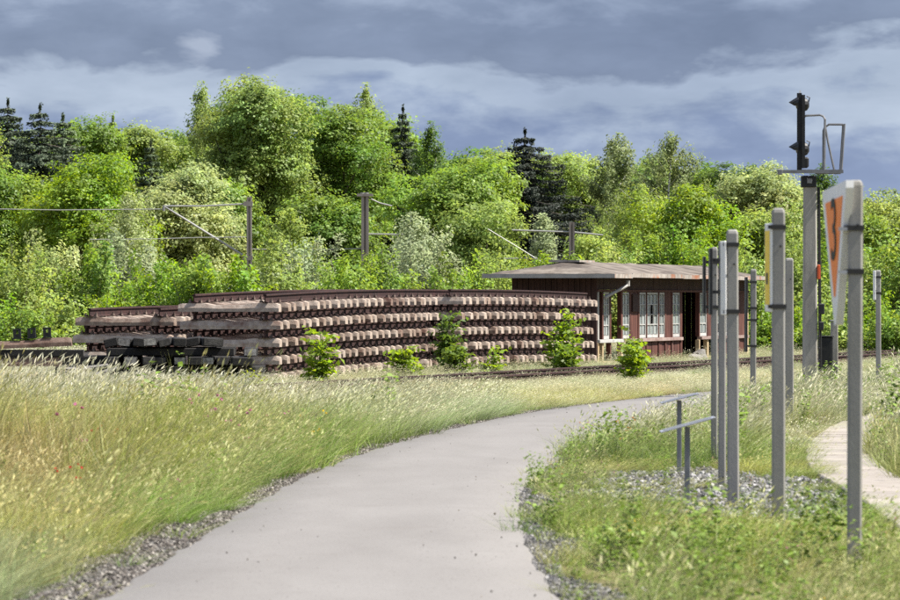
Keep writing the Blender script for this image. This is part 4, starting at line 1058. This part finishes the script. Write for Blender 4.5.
near_what = ['beside the yard edge behind the concrete sleepers', 'behind the concrete sleepers with chairs', 'pale, behind the low black crib', 'behind the low black crib and the black pile', 'silvery, behind the lower panel stack', 'vivid, behind the lower panel stack', 'behind the raised end of the long panel stack', 'vivid, at the foot of the cantilever mast', 'light green, past the cantilever mast', 'silvery, midway behind the long panel stack', 'yellow green, before the double mast', 'mid green, at the foot of the double mast', 'silvery, past the double mast', 'yellow green, where the two panel stacks meet', 'light green, before the shed roof end', 'yellow green, behind the shed roof end', 'vivid, behind the shed roof hip', 'light green, behind the middle of the shed roof', 'yellow green, behind the shed roof over the doorway', 'vivid and tall, behind the far half of the shed roof', 'vivid, past the far shed end', 'light green, behind the lone black-plate post', 'yellow green, behind the yellow-sign post', 'light green, behind the signal mast', 'vivid, between signal mast and triangle sign', 'light green, behind the triangle sign and slim post', 'yellow green, behind the slim shield post', 'light green, past the slim shield post']
for (px, top, w_, d, c), s in zip(BUSHES, near_what):
    plant('shoot', px, top, w_, d, c, 'leafy many-stemmed bush '+s, BUSH, 'bush', cat='bush', dens=1.2)
# a lower fringe of bushes that hides the stems
low = [(-10, 292, 60, 160), (30, 300, 56, 156), (64, 296, 60, 160), (100, 292, 60, 163), (700, 300, 60, 160), (735, 290, 64, 163), (768, 300, 60, 158), (800, 292, 64, 162), (832, 300, 60, 158), (862, 290, 64, 160), (895, 298, 64, 157), (928, 294, 60, 160)]
LOWAT = ['at the yard edge behind the three rail chairs', 'close behind the three rail chairs', 'between the rail chairs and the lower panel stack', 'behind the end of the lower panel stack', 'hard by the far shed end', 'behind the lone black-plate post', 'behind the yellow-sign post', 'between yellow-sign post and signal mast', 'beside the cable post behind the signal', 'behind the foot of the triangle-sign post', 'behind the slim shield post', 'past the slim shield post at the field edge']
for i, (px, top, w_, d) in enumerate(low):
    plant('shoot', px, top, w_, d, (BG, YG, LG)[i % 3], 'low leafy bush '+LOWAT[i], 'low bushes fringing the yard', 'bush', cat='bush', dens=1.3, ls=.13)

# ------------------------------------------------------------------ saplings before the stacks and the shed
def sapling(px, base_py, top, wpx, d, label, colr=(.20, .29, .035), nsh=9, ls=.14):
    tree_no[0] += 1; rs = np.random.default_rng(tree_no[0]); H = EYE+(HOR-top)/F*d; W = max(.2, wpx*d/F-.35)
    e = empty('sapling', (X_at(px, d), d, 0), 0, label, 'sapling', 'self-sown saplings before the stacks and the shed'); tb = MB()
    C = []; Nr = []; ti = []; sz = []
    for i in range(nsh):
        a = rs.uniform(0, 6.28); rr_ = W/2*rs.random()**.7; hh = H*rs.uniform(.35, .95)
        if i == 0: rr_ = 0; hh = H*.97
        b = np.array([math.cos(a)*rr_*.2, math.sin(a)*rr_*.2, -.03]); t = np.array([math.cos(a)*rr_, math.sin(a)*rr_, hh])
        pts = limb(tb, b, t, .012, .004, rs, n=5)
        m = int(3+hh*8)
        for k in range(m):
            s = rs.uniform(.2, 1); p = b+(t-b)*s; a2 = rs.uniform(0, 6.28); L = rs.uniform(.18, .42)
            ddir = np.array([math.cos(a2), math.sin(a2), rs.uniform(-.1, .6)])
            for q in range(7):   # leaflets along a leaf stalk
                f = (q//2+1)/4; side = (q % 2*2-1)*.07 if q < 6 else 0
                C.append(p+ddir*L*f+np.array([-math.sin(a2), math.cos(a2), 0])*side); Nr.append([0, 0, 1.0]); ti.append(rs.uniform(.7, 1.3)); sz.append(ls*rs.uniform(.7, 1.3))
    C = np.array(C); C[:, 2] = np.maximum(C[:, 2], .04)
    f = link('foliage', leaves_mesh('foliage', C, np.array(Nr)*.8, np.array(sz), np.array(ti), rs.normal(.5, .008, len(C)), M['leaf'], rs, .6), e); f.color = (*colr, 1)
    tb.build('stem', M['bark'], e)
sapling(320, 385, 329, 40, 99.5, 'leafy sapling before the near end of the long panel stack', nsh=9)
sapling(406, 385, 340, 30, 108, 'leafy sapling before the far half of the long panel stack', nsh=9)
sapling(448, 380, 311, 20, 112, 'tall thin dark leafy sapling where the two panel stacks meet', (.10, .16, .03), nsh=7)
sapling(456, 380, 345, 42, 111, 'low spreading sapling where the two panel stacks meet', (.12, .18, .03), nsh=12)
sapling(491, 380, 349, 24, 113, 'small sapling before the near end of the shed-side stack', nsh=7)
sapling(563, 376, 308, 40, 118, 'biggest bright sapling before the shed-side stack', nsh=13)
sapling(246, 385, 362, 12, 95.5, 'tiny yellow green sapling at the corner of the black pile', (.24, .28, .03), nsh=4, ls=.09)
sapling(634, 388, 341, 30, 107.5, 'bright sapling beside the rail before the shed', nsh=8)
sapling(632, 370, 330, 14, 116, 'thin sapling close to the shed wall', (.15, .21, .03), nsh=5)
sapling(566, 376, 345, 30, 117.4, 'low sapling at the foot of the biggest bright sapling', (.13, .20, .03), nsh=9)

# ------------------------------------------------------------------ scatter of grass, weeds, flowers and stones (uncountable)
def scatter(name, pts, rot, scl, idx, objs, attrs, label, cat):
    me = bpy.data.meshes.new(name); n = len(pts); me.vertices.add(n); me.vertices.foreach_set('co', np.ascontiguousarray(pts, np.float32).ravel())
    def vec(k, a):
        at = me.attributes.new(k, 'FLOAT_VECTOR', 'POINT'); at.data.foreach_set('vector', np.ascontiguousarray(a, np.float32).ravel())
    vec('rot', rot); vec('scl', scl)
    at = me.attributes.new('idx', 'INT', 'POINT'); at.data.foreach_set('value', np.ascontiguousarray(idx, np.int32))
    for k, a in attrs.items(): vec(k, a)
    o = link(name, me); tag(o, label, cat, kind='stuff')
    src = bpy.data.collections.new(name+'_sources')
    for k, m in enumerate(objs):
        so_ = bpy.data.objects.new(f'{name}_source_{k:02d}', m); src.objects.link(so_)
    ng = bpy.data.node_groups.new(name, 'GeometryNodeTree')
    ng.interface.new_socket('Geometry', in_out='INPUT', socket_type='NodeSocketGeometry'); ng.interface.new_socket('Geometry', in_out='OUTPUT', socket_type='NodeSocketGeometry')
    gi, go = N(ng, 'NodeGroupInput'), N(ng, 'NodeGroupOutput')
    ci = N(ng, 'GeometryNodeCollectionInfo'); ci.inputs['Collection'].default_value = src; ci.inputs['Separate Children'].default_value = True; ci.inputs['Reset Children'].default_value = True
    ip = N(ng, 'GeometryNodeInstanceOnPoints'); ip.inputs['Pick Instance'].default_value = True
    def na(k, ty): q = N(ng, 'GeometryNodeInputNamedAttribute', data_type=ty); q.inputs['Name'].default_value = k; return q.outputs['Attribute']
    ng.links.new(gi.outputs[0], ip.inputs['Points']); ng.links.new(ci.outputs[0], ip.inputs['Instance'])
    ng.links.new(na('idx', 'INT'), ip.inputs['Instance Index']); ng.links.new(na('rot', 'FLOAT_VECTOR'), ip.inputs['Rotation']); ng.links.new(na('scl', 'FLOAT_VECTOR'), ip.inputs['Scale'])
    ng.links.new(ip.outputs[0], go.inputs[0])
    md = o.modifiers.new('scatter', 'NODES'); md.node_group = ng
    return o
def tuft(seed, nbl, rad, spread, lean, wid, nstalk=0, head=(.07, .016), hmin=.45, hmax=1.0, droop=.35):
    """grass tuft of unit height; blades bend down-wind (+X)"""
    rs = np.random.default_rng(seed); V = []; Fq = []; ti = []; hd = []
    def ribbon(b, d0, h, w_, bend, tv, hv0, hv1, seg=3):
        side = np.array([-d0[1], d0[0], 0]); side = side/(np.linalg.norm(side)+1e-9)
        a = rs.uniform(0, 6.28); side = np.array([math.cos(a), math.sin(a), 0])
        k0 = len(V)
        for i in range(seg+1):
            t = i/seg; p = b+np.array([d0[0]*t*h+bend[0]*t*t*h, d0[1]*t*h+bend[1]*t*t*h, h*t*(1-droop*.5*t*np.linalg.norm(bend[:2]))])
            ww = w_*(1-t**1.6*.92)
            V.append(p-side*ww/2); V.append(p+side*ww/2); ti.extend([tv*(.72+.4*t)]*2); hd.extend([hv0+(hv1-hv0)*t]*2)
        for i in range(seg): Fq.append((k0+2*i, k0+2*i+1, k0+2*i+3, k0+2*i+2))
        return p
    for _ in range(nbl):
        a = rs.uniform(0, 6.28); r_ = rad*math.sqrt(rs.random()); b = np.array([math.cos(a)*r_, math.sin(a)*r_, 0])
        d0 = np.array([math.cos(a), math.sin(a), 0])*rs.uniform(0, spread)+rs.normal(0, .08, 3); h = rs.uniform(hmin, hmax)*(.8 if nstalk else 1)
        bend = np.array([lean*rs.uniform(.4, 1.6), rs.normal(0, .12), 0])+np.array([math.cos(a), math.sin(a), 0])*rs.uniform(0, .35)
        dry = rs.random() < .28
        ribbon(b, d0, h, wid*rs.uniform(.6, 1.3), bend, rs.uniform(.42, 1.35), .8 if dry else 0, .9 if dry else .18)
    for _ in range(nstalk):
        a = rs.uniform(0, 6.28); r_ = rad*.9*math.sqrt(rs.random()); b = np.array([math.cos(a)*r_, math.sin(a)*r_, 0])
        d0 = rs.normal(0, .10, 3)+np.array([math.cos(a), math.sin(a), 0])*.12; bend = np.array([lean*rs.uniform(.6, 1.5), rs.normal(0, .1), 0]); h = rs.uniform(.72, 1.05)
        tip = ribbon(b, d0, h, wid*.55, bend, rs.uniform(.9, 1.1), .35, .8)
        dr = np.array([d0[0]+2*bend[0], d0[1]+2*bend[1], 1.0-.4*abs(bend[0])]); dr /= np.linalg.norm(dr)
        hl, hw = head[0]*rs.uniform(.7, 1.35), head[1]*rs.uniform(.7, 1.3); tv = rs.uniform(.8, 1.2)
        for ang in (rs.uniform(0, 1.5), rs.uniform(1.6, 3.1)):
            sd_ = np.array([math.cos(ang), math.sin(ang), -.2])*hw/2; k0 = len(V)
            V.extend([tip-dr*hl*.35, tip+sd_+dr*hl*.05, tip+dr*hl*.65, tip-sd_+dr*hl*.12]); ti.extend([tv]*4); hd.extend([1]*4); Fq.append((k0, k0+1, k0+2, k0+3))
    return np_mesh('grass_tuft', np.array(V), np.array(Fq), M['grass'], {'tint': ti, 'head': hd})
def weed(seed, nl, ls, flower=0, H=1.0):
    rs = np.random.default_rng(seed); V = []; Fq = []; ti = []; hd = []
    def quad(c, nrm, s, tv, hv, asp=.55):
        nrm = nrm/np.linalg.norm(nrm); T = np.cross(nrm, rs.normal(0, 1, 3)); T /= np.linalg.norm(T); B = np.cross(nrm, T); k0 = len(V)
        V.extend([c-T*s/2, c+B*s*asp/2+nrm*s*.06, c+T*s/2-nrm*s*.1, c-B*s*asp/2+nrm*s*.06]); ti.extend([tv]*4); hd.extend([hv]*4); Fq.append((k0, k0+1, k0+2, k0+3))
    ns = rs.integers(4, 8)
    for _ in range(ns):
        a = rs.uniform(0, 6.28); lean = rs.uniform(.05, .35); tip = np.array([math.cos(a)*lean, math.sin(a)*lean, H*rs.uniform(.55, 1)])
        for s in np.sort(rs.random(nl)): quad(tip*s+rs.normal(0, .05, 3)*(1.2-s), np.array([rs.normal(0, .5), rs.normal(0, .5), 1]), ls*rs.uniform(.6, 1.2)*(1.15-.5*s), rs.uniform(.7, 1.3), 0)
        if flower:
            for _ in range(flower): 
                c = tip+np.array([rs.normal(0, .03), rs.normal(0, .03), rs.uniform(-.02, .05)])
                for _ in range(3): quad(c, rs.normal(0, 1, 3)+np.array([0, -.4, .6]), .045, rs.uniform(.85, 1.2), 1, .9)
    return np_mesh('weed', np.array(V), np.array(Fq), M['grass'], {'tint': ti, 'head': hd})
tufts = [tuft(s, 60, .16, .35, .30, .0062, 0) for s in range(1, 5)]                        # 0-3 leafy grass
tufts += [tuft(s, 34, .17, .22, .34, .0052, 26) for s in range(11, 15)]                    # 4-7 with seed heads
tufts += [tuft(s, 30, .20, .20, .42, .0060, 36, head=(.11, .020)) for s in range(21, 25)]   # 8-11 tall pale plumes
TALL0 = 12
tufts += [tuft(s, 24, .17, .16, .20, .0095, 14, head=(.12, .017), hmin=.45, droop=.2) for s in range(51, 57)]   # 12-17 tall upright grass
tufts += [weed(s, 16, .105) for s in (31, 32, 33)]                                           # 12-14 broad weeds
tufts += [weed(s, 6, .10, 2) for s in (41, 42)]                                            # 15-16 flowering weeds

def vnoise(x, y, s, seed):
    """smooth value noise"""
    rs = np.random.default_rng(seed); T = rs.random((64, 64)); u, v = np.asarray(x)/s, np.asarray(y)/s; i, j = np.floor(u).astype(int), np.floor(v).astype(int); f, g_ = u-i, v-j
    f, g_ = f*f*(3-2*f), g_*g_*(3-2*g_)
    t = lambda a, b: T[a % 64, b % 64]
    return (t(i, j)*(1-f)+t(i+1, j)*f)*(1-g_)+(t(i, j+1)*(1-f)+t(i+1, j+1)*f)*g_
# candidate points
bands = [(23, 60, 26, 3.2), (60, 112, 16, 4.5), (112, 175, 7, 8)]
PX, PY = [], []
for a, b, dn, mg in bands:
    y = rng.uniform(a, b, int((b-a)*(2*(.09*b+mg))*dn)); hw = .09*b+mg
    x = rng.uniform(-hw, hw, len(y)); k = np.abs(x) < .09*y+mg; PX.append(x[k]); PY.append(y[k])
X, Y = np.concatenate(PX), np.concatenate(PY)
def sstep(a, b, x): t = np.clip((x-a)/(b-a), 0, 1); return t*t*(3-2*t)
def gravel_l(y): return .13+.36*sstep(50, 31, y)+.16*(.5+.5*np.sin(y*.55))*(y > 30)+.10*np.sin(y*1.7)**2
def gravel_r(y): return .34*sstep(60, 46, y)*(.6+.4*np.sin(y*.9))+.05
def patch_mask(x, y): # stony patch round the posts
    e = ((x-2.45)/1.25)**2+((y-46.5)/6.0)**2+(vnoise(x, y, .5, 5)-.5)*.9
    return e
lE, rE = pL(Y), pR(Y)
dl, dr_ = lE-X, X-rE                                    # >0 outside the path on either side
left, right = dl > 0, dr_ > 0
px = 450+F*X/Y; big = vnoise(X, Y, 2.6, 1); fine = vnoise(X, Y, .7, 2); mid_ = .6*vnoise(X, Y*.6, 1.3, 3)+.4*vnoise(X, Y, .4, 31)
keep = left | right
keep &= ~(left & (dl < gravel_l(Y)*(.75+.5*fine)) & (rng.random(len(X)) > .05)) & ~(right & (dr_ < gravel_r(Y)*(.7+.6*fine)) & (rng.random(len(X)) > .10))
keep &= ~((np.abs(X-fC(Y)) < .40) & (Y < 84) & (Y > 34))
keep &= ~((patch_mask(X, Y) < 1) & (rng.random(len(X)) > .34*(vnoise(X, Y, .6, 23) > .45)+.10))
# track
tx = (X-rx(100)); ty = Y-100; lat = tx*math.cos(TH)-ty*math.sin(TH); alo = tx*math.sin(TH)+ty*math.cos(TH)
near_rail = (np.abs(lat) < .09) | (np.abs(lat+GAUGE) < .09); keep &= ~near_rail
def inside(o, th, hw, a0, a1): 
    dx, dy = X-o[0], Y-o[1]; la = dx*math.cos(th)-dy*math.sin(th); al = dx*math.sin(th)+dy*math.cos(th)
    return (np.abs(la) < hw) & (al > a0) & (al < a1)
keep &= ~(inside(A0, thA, SL/2+.02, -.2, 15.2) | inside(B0, thB, SL/2+.02, -.2, 13) | inside(C0, thA, SL/2+.02, -.2, 12.2))
keep &= ~((X > pxx(98)) & (X < pxx(262)) & (Y > PD-.1) & (Y < PD+2.7))
keep &= ~((X > X_at(-35, 96)) & (X < X_at(105, 97)) & (Y > 95.9) & (Y < PD+2.7))
su, sv = (X-S0[0])*UX+(Y-S0[1])*UY, -(X-S0[0])*UY+(Y-S0[1])*UX
keep &= ~((su > -.1) & (su < SLEN+.1) & (sv > -.1) & (sv < SW+.1))
# heights
h = np.full(len(X), .30)
sward0 = .65*vnoise(X*.6, Y*.35, 1.6, 41)+.35*vnoise(X, Y*.6, .8, 43)
hl = .24+.20*sstep(34, 46, Y)+.14*sstep(50, 64, Y)
tall = sstep(62, 68, Y)*sstep(86, 81, Y)
hl += tall*(.24*sstep(240, 150, px)+.10*sstep(262, 285, px)*sstep(500, 470, px)+.0)
hl -= .20*sstep(83, 87, Y)
hl *= (.55+.45*sstep(.0, .9, dl))
hr = .19+.10*sstep(33, 40, Y)+.20*sstep(50, 58, Y)+.10*sstep(58, 74, Y)
field = sstep(.2, 1.0, X-fC(np.clip(Y, 34, 84)))*sstep(40, 50, Y)
hr += field*.42
hr *= (.55+.45*sstep(0, .6, dr_))
h = np.where(left, hl, hr)*(.45+.6*big+.5*fine)*np.exp(rng.normal(0, .22, len(X)))
inside_track = (lat > -2.3) & (lat < .6)
h = np.where(inside_track, np.minimum(h, np.where((px > 265) & (px < 500), .30, .20)+.12*fine), h)
h = np.where((lat > .05) & (lat < 2.6) & (left) & ((px > 195) & (px < 268) | (px > 500)), np.minimum(h, .16+.10*fine), h)
h = np.where((su > -3) & (sv < 0) & (sv > -3) & (Y > 112), np.minimum(h, .28), h)
ytop = np.interp(px, [0, 90, 130, 220, 255, 300, 480, 520], [358, 360, 370, 375, 389, 380, 381, 393])
cap = np.where(left, np.clip((EYE-(ytop-HOR)*Y/F), .14, 2), np.where(px < 640, np.interp(Y, [50, 60], [.6, .28]), np.where(px < 720, .46, .60+.25*(field > .5)))); cap = np.where(left & (Y > 84), np.where((px > 265) & (px < 500) & (Y < 96), .36, np.where(lat < -2.5, .46, .26)), cap)
clump = sstep(.58, .78, vnoise(X, Y, .5, 9))
h = h*(1+.9*clump)
h = np.minimum(h, cap*(.50+.58*rng.random(len(X))**np.where(px < 245, 1.1, 1.7)))
h = np.where(right & (X > .9) & (X < 3.75) & (Y > 35.5) & (Y < 53), np.minimum(h, .10+.12*fine), h)
h = np.where(right & (Y <= 35.5), np.minimum(h, .11+.15*fine), h)
fd = fC(np.clip(Y, 34, 84))-X
h = np.where((fd > 0) & (fd < 1.1) & (Y < 70), np.minimum(h, .10+.10*fine), h)
h = np.where((fd > -1.2) & (fd < .6) & (Y < 45), np.minimum(h, .12+.06*fine), h)
corner = left & (Y < 33.6) & (px < 26); h = np.where(corner, .26+.16*fine, h)
h = np.where(left & (sward0 < .42) & (Y < 66), h*1.25, h)
outl = rng.random(len(X)) < np.where(left, .10*(Y < 66), .13*(Y < 62))
h = np.where(outl, np.clip(h*rng.uniform(1.5, 2.6, len(X)), .16, .50), h)
pm = patch_mask(X, Y); h = np.where(pm < 1.1, np.minimum(h, .20), h); keep &= ~((pm < .9) & (vnoise(X, Y, .7, 29) > .42))
gap = vnoise(X, Y, .33, 17); keep &= ~((gap < .30) & (rng.random(len(X)) < .75)) | outl
# colours (dry straw, fresh green, yellow, brownish, silvery) by natural patches
def C3(*c): return np.array(c)
green, yellow, straw, silver, brown, lush = C3(.150, .230, .022), C3(.40, .37, .040), C3(.42, .375, .17), C3(.38, .42, .25), C3(.42, .29, .11), C3(.150, .275, .022)
def mix3(a, b, f): return a+(b-a)*f[:, None]
col = np.tile(green, (len(X), 1))
col = mix3(col, yellow, sstep(.35, .75, big)*.75)
sward = .65*vnoise(X*.6, Y*.35, 1.6, 41)+.35*vnoise(X, Y*.6, .8, 43)
col = mix3(col, straw, sstep(.5, .72, sward)*.65)
col = mix3(col, green*C3(.95, 1.05, .9), sstep(.48, .34, sward)*.8)
# left verge
f = left*sstep(40, 46, Y)*sstep(66, 58, Y)*sstep(-.3, -1.6, X+1.4); col = mix3(col, yellow, f*.6*(.4+fine))
f = left*sstep(38, 42, Y)*sstep(53, 47, Y)*sstep(130, 60, px)*1.0; col = mix3(col, brown, f*.85)
f = left*tall*sstep(270, 170, px); col = mix3(col, straw*1.12, f*.55); col = mix3(col, silver, f*.40)
f = left*tall*sstep(262, 285, px)*sstep(510, 480, px); col = mix3(col, silver*.92, f*.75)
f = left*sstep(80, 86, Y)*sstep(490, 520, px)*sstep(100, 94, Y); col = mix3(col, yellow*1.0, f*.5); col = mix3(col, brown, f*sstep(.5, .8, mid_)*.6)
f = left*sstep(1.0, .3, dl)*sstep(84, 70, Y); col = mix3(col, lush, f*.7)
f = left*sstep(34.0, 33.4, Y)*sstep(34, 24, px); col = mix3(col, C3(.23, .28, .12), f*.9)
f = sstep(93, 97, Y)*left; col = mix3(col, silver*.85, f*.45)
# right verge
f = right*sstep(.7, .25, dr_)*sstep(40, 52, Y); col = mix3(col, lush, f*.4)
f = right*field; col = mix3(col, straw*1.08, f*.55); col = mix3(col, silver, f*.35)
f = right*sstep(48, 36, Y)*sstep(.3, .7, fine); col = mix3(col, lush, f*.5)
f = left*sstep(.3, .9, dl)*sstep(2.6, 1.4, dl)*sstep(225, 300, px)*sstep(84, 70, Y); col = mix3(col, lush*.9, f*.6)
f = right*sstep(36, 33, Y); col = mix3(col, C3(.26, .27, .07), f*.45)
col = mix3(col, col*C3(.62, .80, .60), clump*.8)
col = np.where((left & ~corner)[:, None], col*1.12, col)
col *= rng.uniform(.70, 1.25, (len(X), 1))*(1+rng.normal(0, .05, (len(X), 3)))
hcol = np.where((right & (Y < 58))[:, None], col*.4+np.array([.56, .52, .27])*.6, col*.25+np.array([.64, .60, .43])*.75)
yb = Y+rng.normal(0, 3, len(X))+(big-.5)*10; hcol = mix3(hcol, col*.4+np.array([.64, .57, .27])*.6, left*sstep(70, 56, yb)*.8)
hcol = np.where((left & (mid_ > .62))[:, None], hcol*np.array([1.02, .94, .88]), hcol)
hcol = mix3(hcol, np.array([.70, .67, .52]), left*sstep(60, 74, yb)*sstep(330, 240, px)*.7)
plume = np.maximum(left*tall*sstep(480, 300, px), right*field)
u = rng.random(len(X)); idx = rng.integers(0, 4, len(X))
headed = np.where(left, .55, .45)
idx = np.where(u < headed, rng.integers(4, 8, len(X)), idx)
idx = np.where((sward < .44) & (u > .12) & (Y < 66), rng.integers(0, 4, len(X)), idx)
idx = np.where(u < plume*.75, rng.integers(8, 12, len(X)), idx)
wd = rng.random(len(X)) < np.where(left, .006+.10*(dl < .5)*(Y < 60), .13+.20*(Y < 37)+.16*(dr_ < 1.4)*(Y < 60))
tz = np.maximum(left*tall*sstep(.5, 1.3, dl), right*np.maximum(field, sstep(52, 60, Y)*.7)); idx = np.where(rng.random(len(X)) < tz*.85, rng.integers(12, 18, len(X)), idx)
idx = np.where(corner, rng.integers(0, 4, len(X)), idx)
idx = np.where(outl & ~corner, np.where(rng.random(len(X)) < .5, rng.integers(12, 18, len(X)), rng.integers(4, 8, len(X))), idx)
idx = np.where(wd, rng.integers(18, 21, len(X)), idx)
col = np.where(wd[:, None], np.array([.145, .215, .030])*rng.uniform(.8, 1.35, (len(X), 1)), col)
fl = rng.random(len(X)) < np.where(left, .006*(Y < 60)+.03*(dl < .45)*(Y > 45)*(Y < 62), .014*(Y < 60))
idx = np.where(fl, rng.integers(21, 23, len(X)), idx)
keep &= rng.random(len(X)) > tz*.40
fc = np.array([(.85, .62, .03), (.80, .30, .02), (.62, .06, .04), (.55, .20, .32), (.85, .80, .70), (.85, .62, .03)])[rng.integers(0, 6, len(X))]
hcol = np.where(fl[:, None], fc, hcol)
k = keep; n = k.sum()
ones = np.ones(n)
hs_ = np.where(wd[k], np.maximum(h[k], .14)*1.35, h[k]); wsx = np.clip(.55+hs_*.75, .5, 1.15)*rng.uniform(.85, 1.15, n)*(1+.25*sstep(55, 80, Y[k]))
wsx = np.where(idx[k] >= 18, hs_*1.25, wsx)
pts = np.stack([X[k], Y[k], np.zeros(n)], 1); rot = np.stack([rng.normal(0, .05, n), rng.normal(0, .05, n), rng.normal(0, .85, n)], 1)
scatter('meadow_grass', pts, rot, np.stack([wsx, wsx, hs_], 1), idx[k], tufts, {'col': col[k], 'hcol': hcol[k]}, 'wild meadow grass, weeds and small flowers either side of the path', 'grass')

# stones: path edging, stony patch round the posts, ballast under the track
stones = []
for s in range(6):
    me = rock_mesh(s+40, 1); me.materials.append(M['gravel']); stones.append(me)
def stone_field(name, x, y, size, palette, label, z=0.0):
    n = len(x); sc = size*rng.uniform(.5, 1.5, n); c = np.array(palette)[rng.integers(0, len(palette), n)]*rng.uniform(.7, 1.25, (n, 1))
    pts = np.stack([x, y, np.full(n, z)+sc*.25], 1)
    scatter(name, pts, rng.uniform(0, 6.28, (n, 3)), np.stack([sc, sc*rng.uniform(.7, 1.1, n), sc*.8], 1), rng.integers(0, 6, n), stones, {'col': c}, label, 'gravel')
y = rng.uniform(24, 95, 26000); t = rng.random(len(y))**1.3; x = pL(y)-.03-t*gravel_l(y)*1.25
stone_field('path_edge_gravel', x, y, .017, [(.065, .054, .045), (.095, .08, .067), (.13, .112, .096), (.048, .04, .034), (.26, .235, .205)], 'dark gravel edging along the outer curve of the asphalt path')
y = rng.uniform(24, 66, 12000); t = rng.random(len(y))**1.2; x = pR(y)+.03+t*gravel_r(y)*1.3
stone_field('inner_edge_gravel', x, y, .016, [(.06, .056, .052), (.10, .095, .09), (.24, .23, .22), (.045, .042, .04), (.14, .13, .125)], 'loose pale and dark gravel along the inner curve of the asphalt path')
x = rng.uniform(.9, 4.0, 16000); y = rng.uniform(39, 54, 16000); q = patch_mask(x, y) < 1.0; q &= np.abs(x-fC(y)) > .42
stone_field('stony_patch', x[q], y[q], .034, [(.08, .076, .072), (.16, .153, .148), (.32, .305, .295), (.05, .047, .044), (.12, .115, .11)], 'pale and dark stones round the feet of the sign posts')
al = rng.uniform(-30, 60, 16000); la = rng.uniform(-2.3, .85, 16000)
x = rx(100)+la*math.cos(TH)+al*math.sin(TH); y = 100-la*math.sin(TH)+al*math.cos(TH)
stone_field('track_ballast', x, y, .040, [(.17, .14, .12), (.24, .20, .17), (.12, .10, .09), (.30, .26, .22)], 'brown grey ballast between the rails', z=.01)
# bare bed sheets under the stones
bm_ = MB(); vs = []; fs = []
for i, yy in enumerate(np.arange(24, 95, .5)):
    l = float(pL(yy)); vs += [(l-.02-float(gravel_l(yy))*1.25, yy, .004), (l-.02, yy, .004)]
    if i: fs.append((2*i-2, 2*i-1, 2*i+1, 2*i))
bm_.add(vs, fs); tag(bm_.build('gravel_strip', M['bed']), 'strip of bare gravelly soil along the outer path edge', 'ground', kind='structure')
bm_ = MB(); vs = []; fs = []
for i, yy in enumerate(np.arange(24, 66, .5)):
    l = float(pR(yy)); vs += [(l+.02, yy, .004), (l+.02+float(gravel_r(yy))*1.3, yy, .004)]
    if i: fs.append((2*i-2, 2*i-1, 2*i+1, 2*i))
bm_.add(vs, fs); tag(bm_.build('gravel_strip', M['bed']), 'strip of bare gravelly soil along the inner path edge', 'ground', kind='structure')
bm_ = MB(); n = 40
bm_.add([(2.45+1.15*math.cos(q)*(1+.1*math.sin(3*q)), 46.5+5.6*math.sin(q), .006) for q in [2*math.pi*i/n for i in range(n)]], [tuple(range(n))])
tag(bm_.build('stony_ground', M['bed']), 'bare stony ground round the sign post feet', 'ground', kind='structure')

# flecks of leaf litter and grit blown onto the asphalt
y = rng.uniform(28, 88, 150); t = rng.random(len(y)); edge = rng.random(len(y)) < .5; t = np.where(edge, t**3*.5, t); t = np.where(rng.random(len(y)) < .5, 1-t, t); x = pL(y)+(pR(y)-pL(y))*(.02+.96*t)
stone_field('path_grit', x, y, .008, [(.05, .04, .03), (.10, .08, .05), (.07, .06, .05), (.30, .27, .22)], 'grit and leaf litter lying on the asphalt', z=.05)
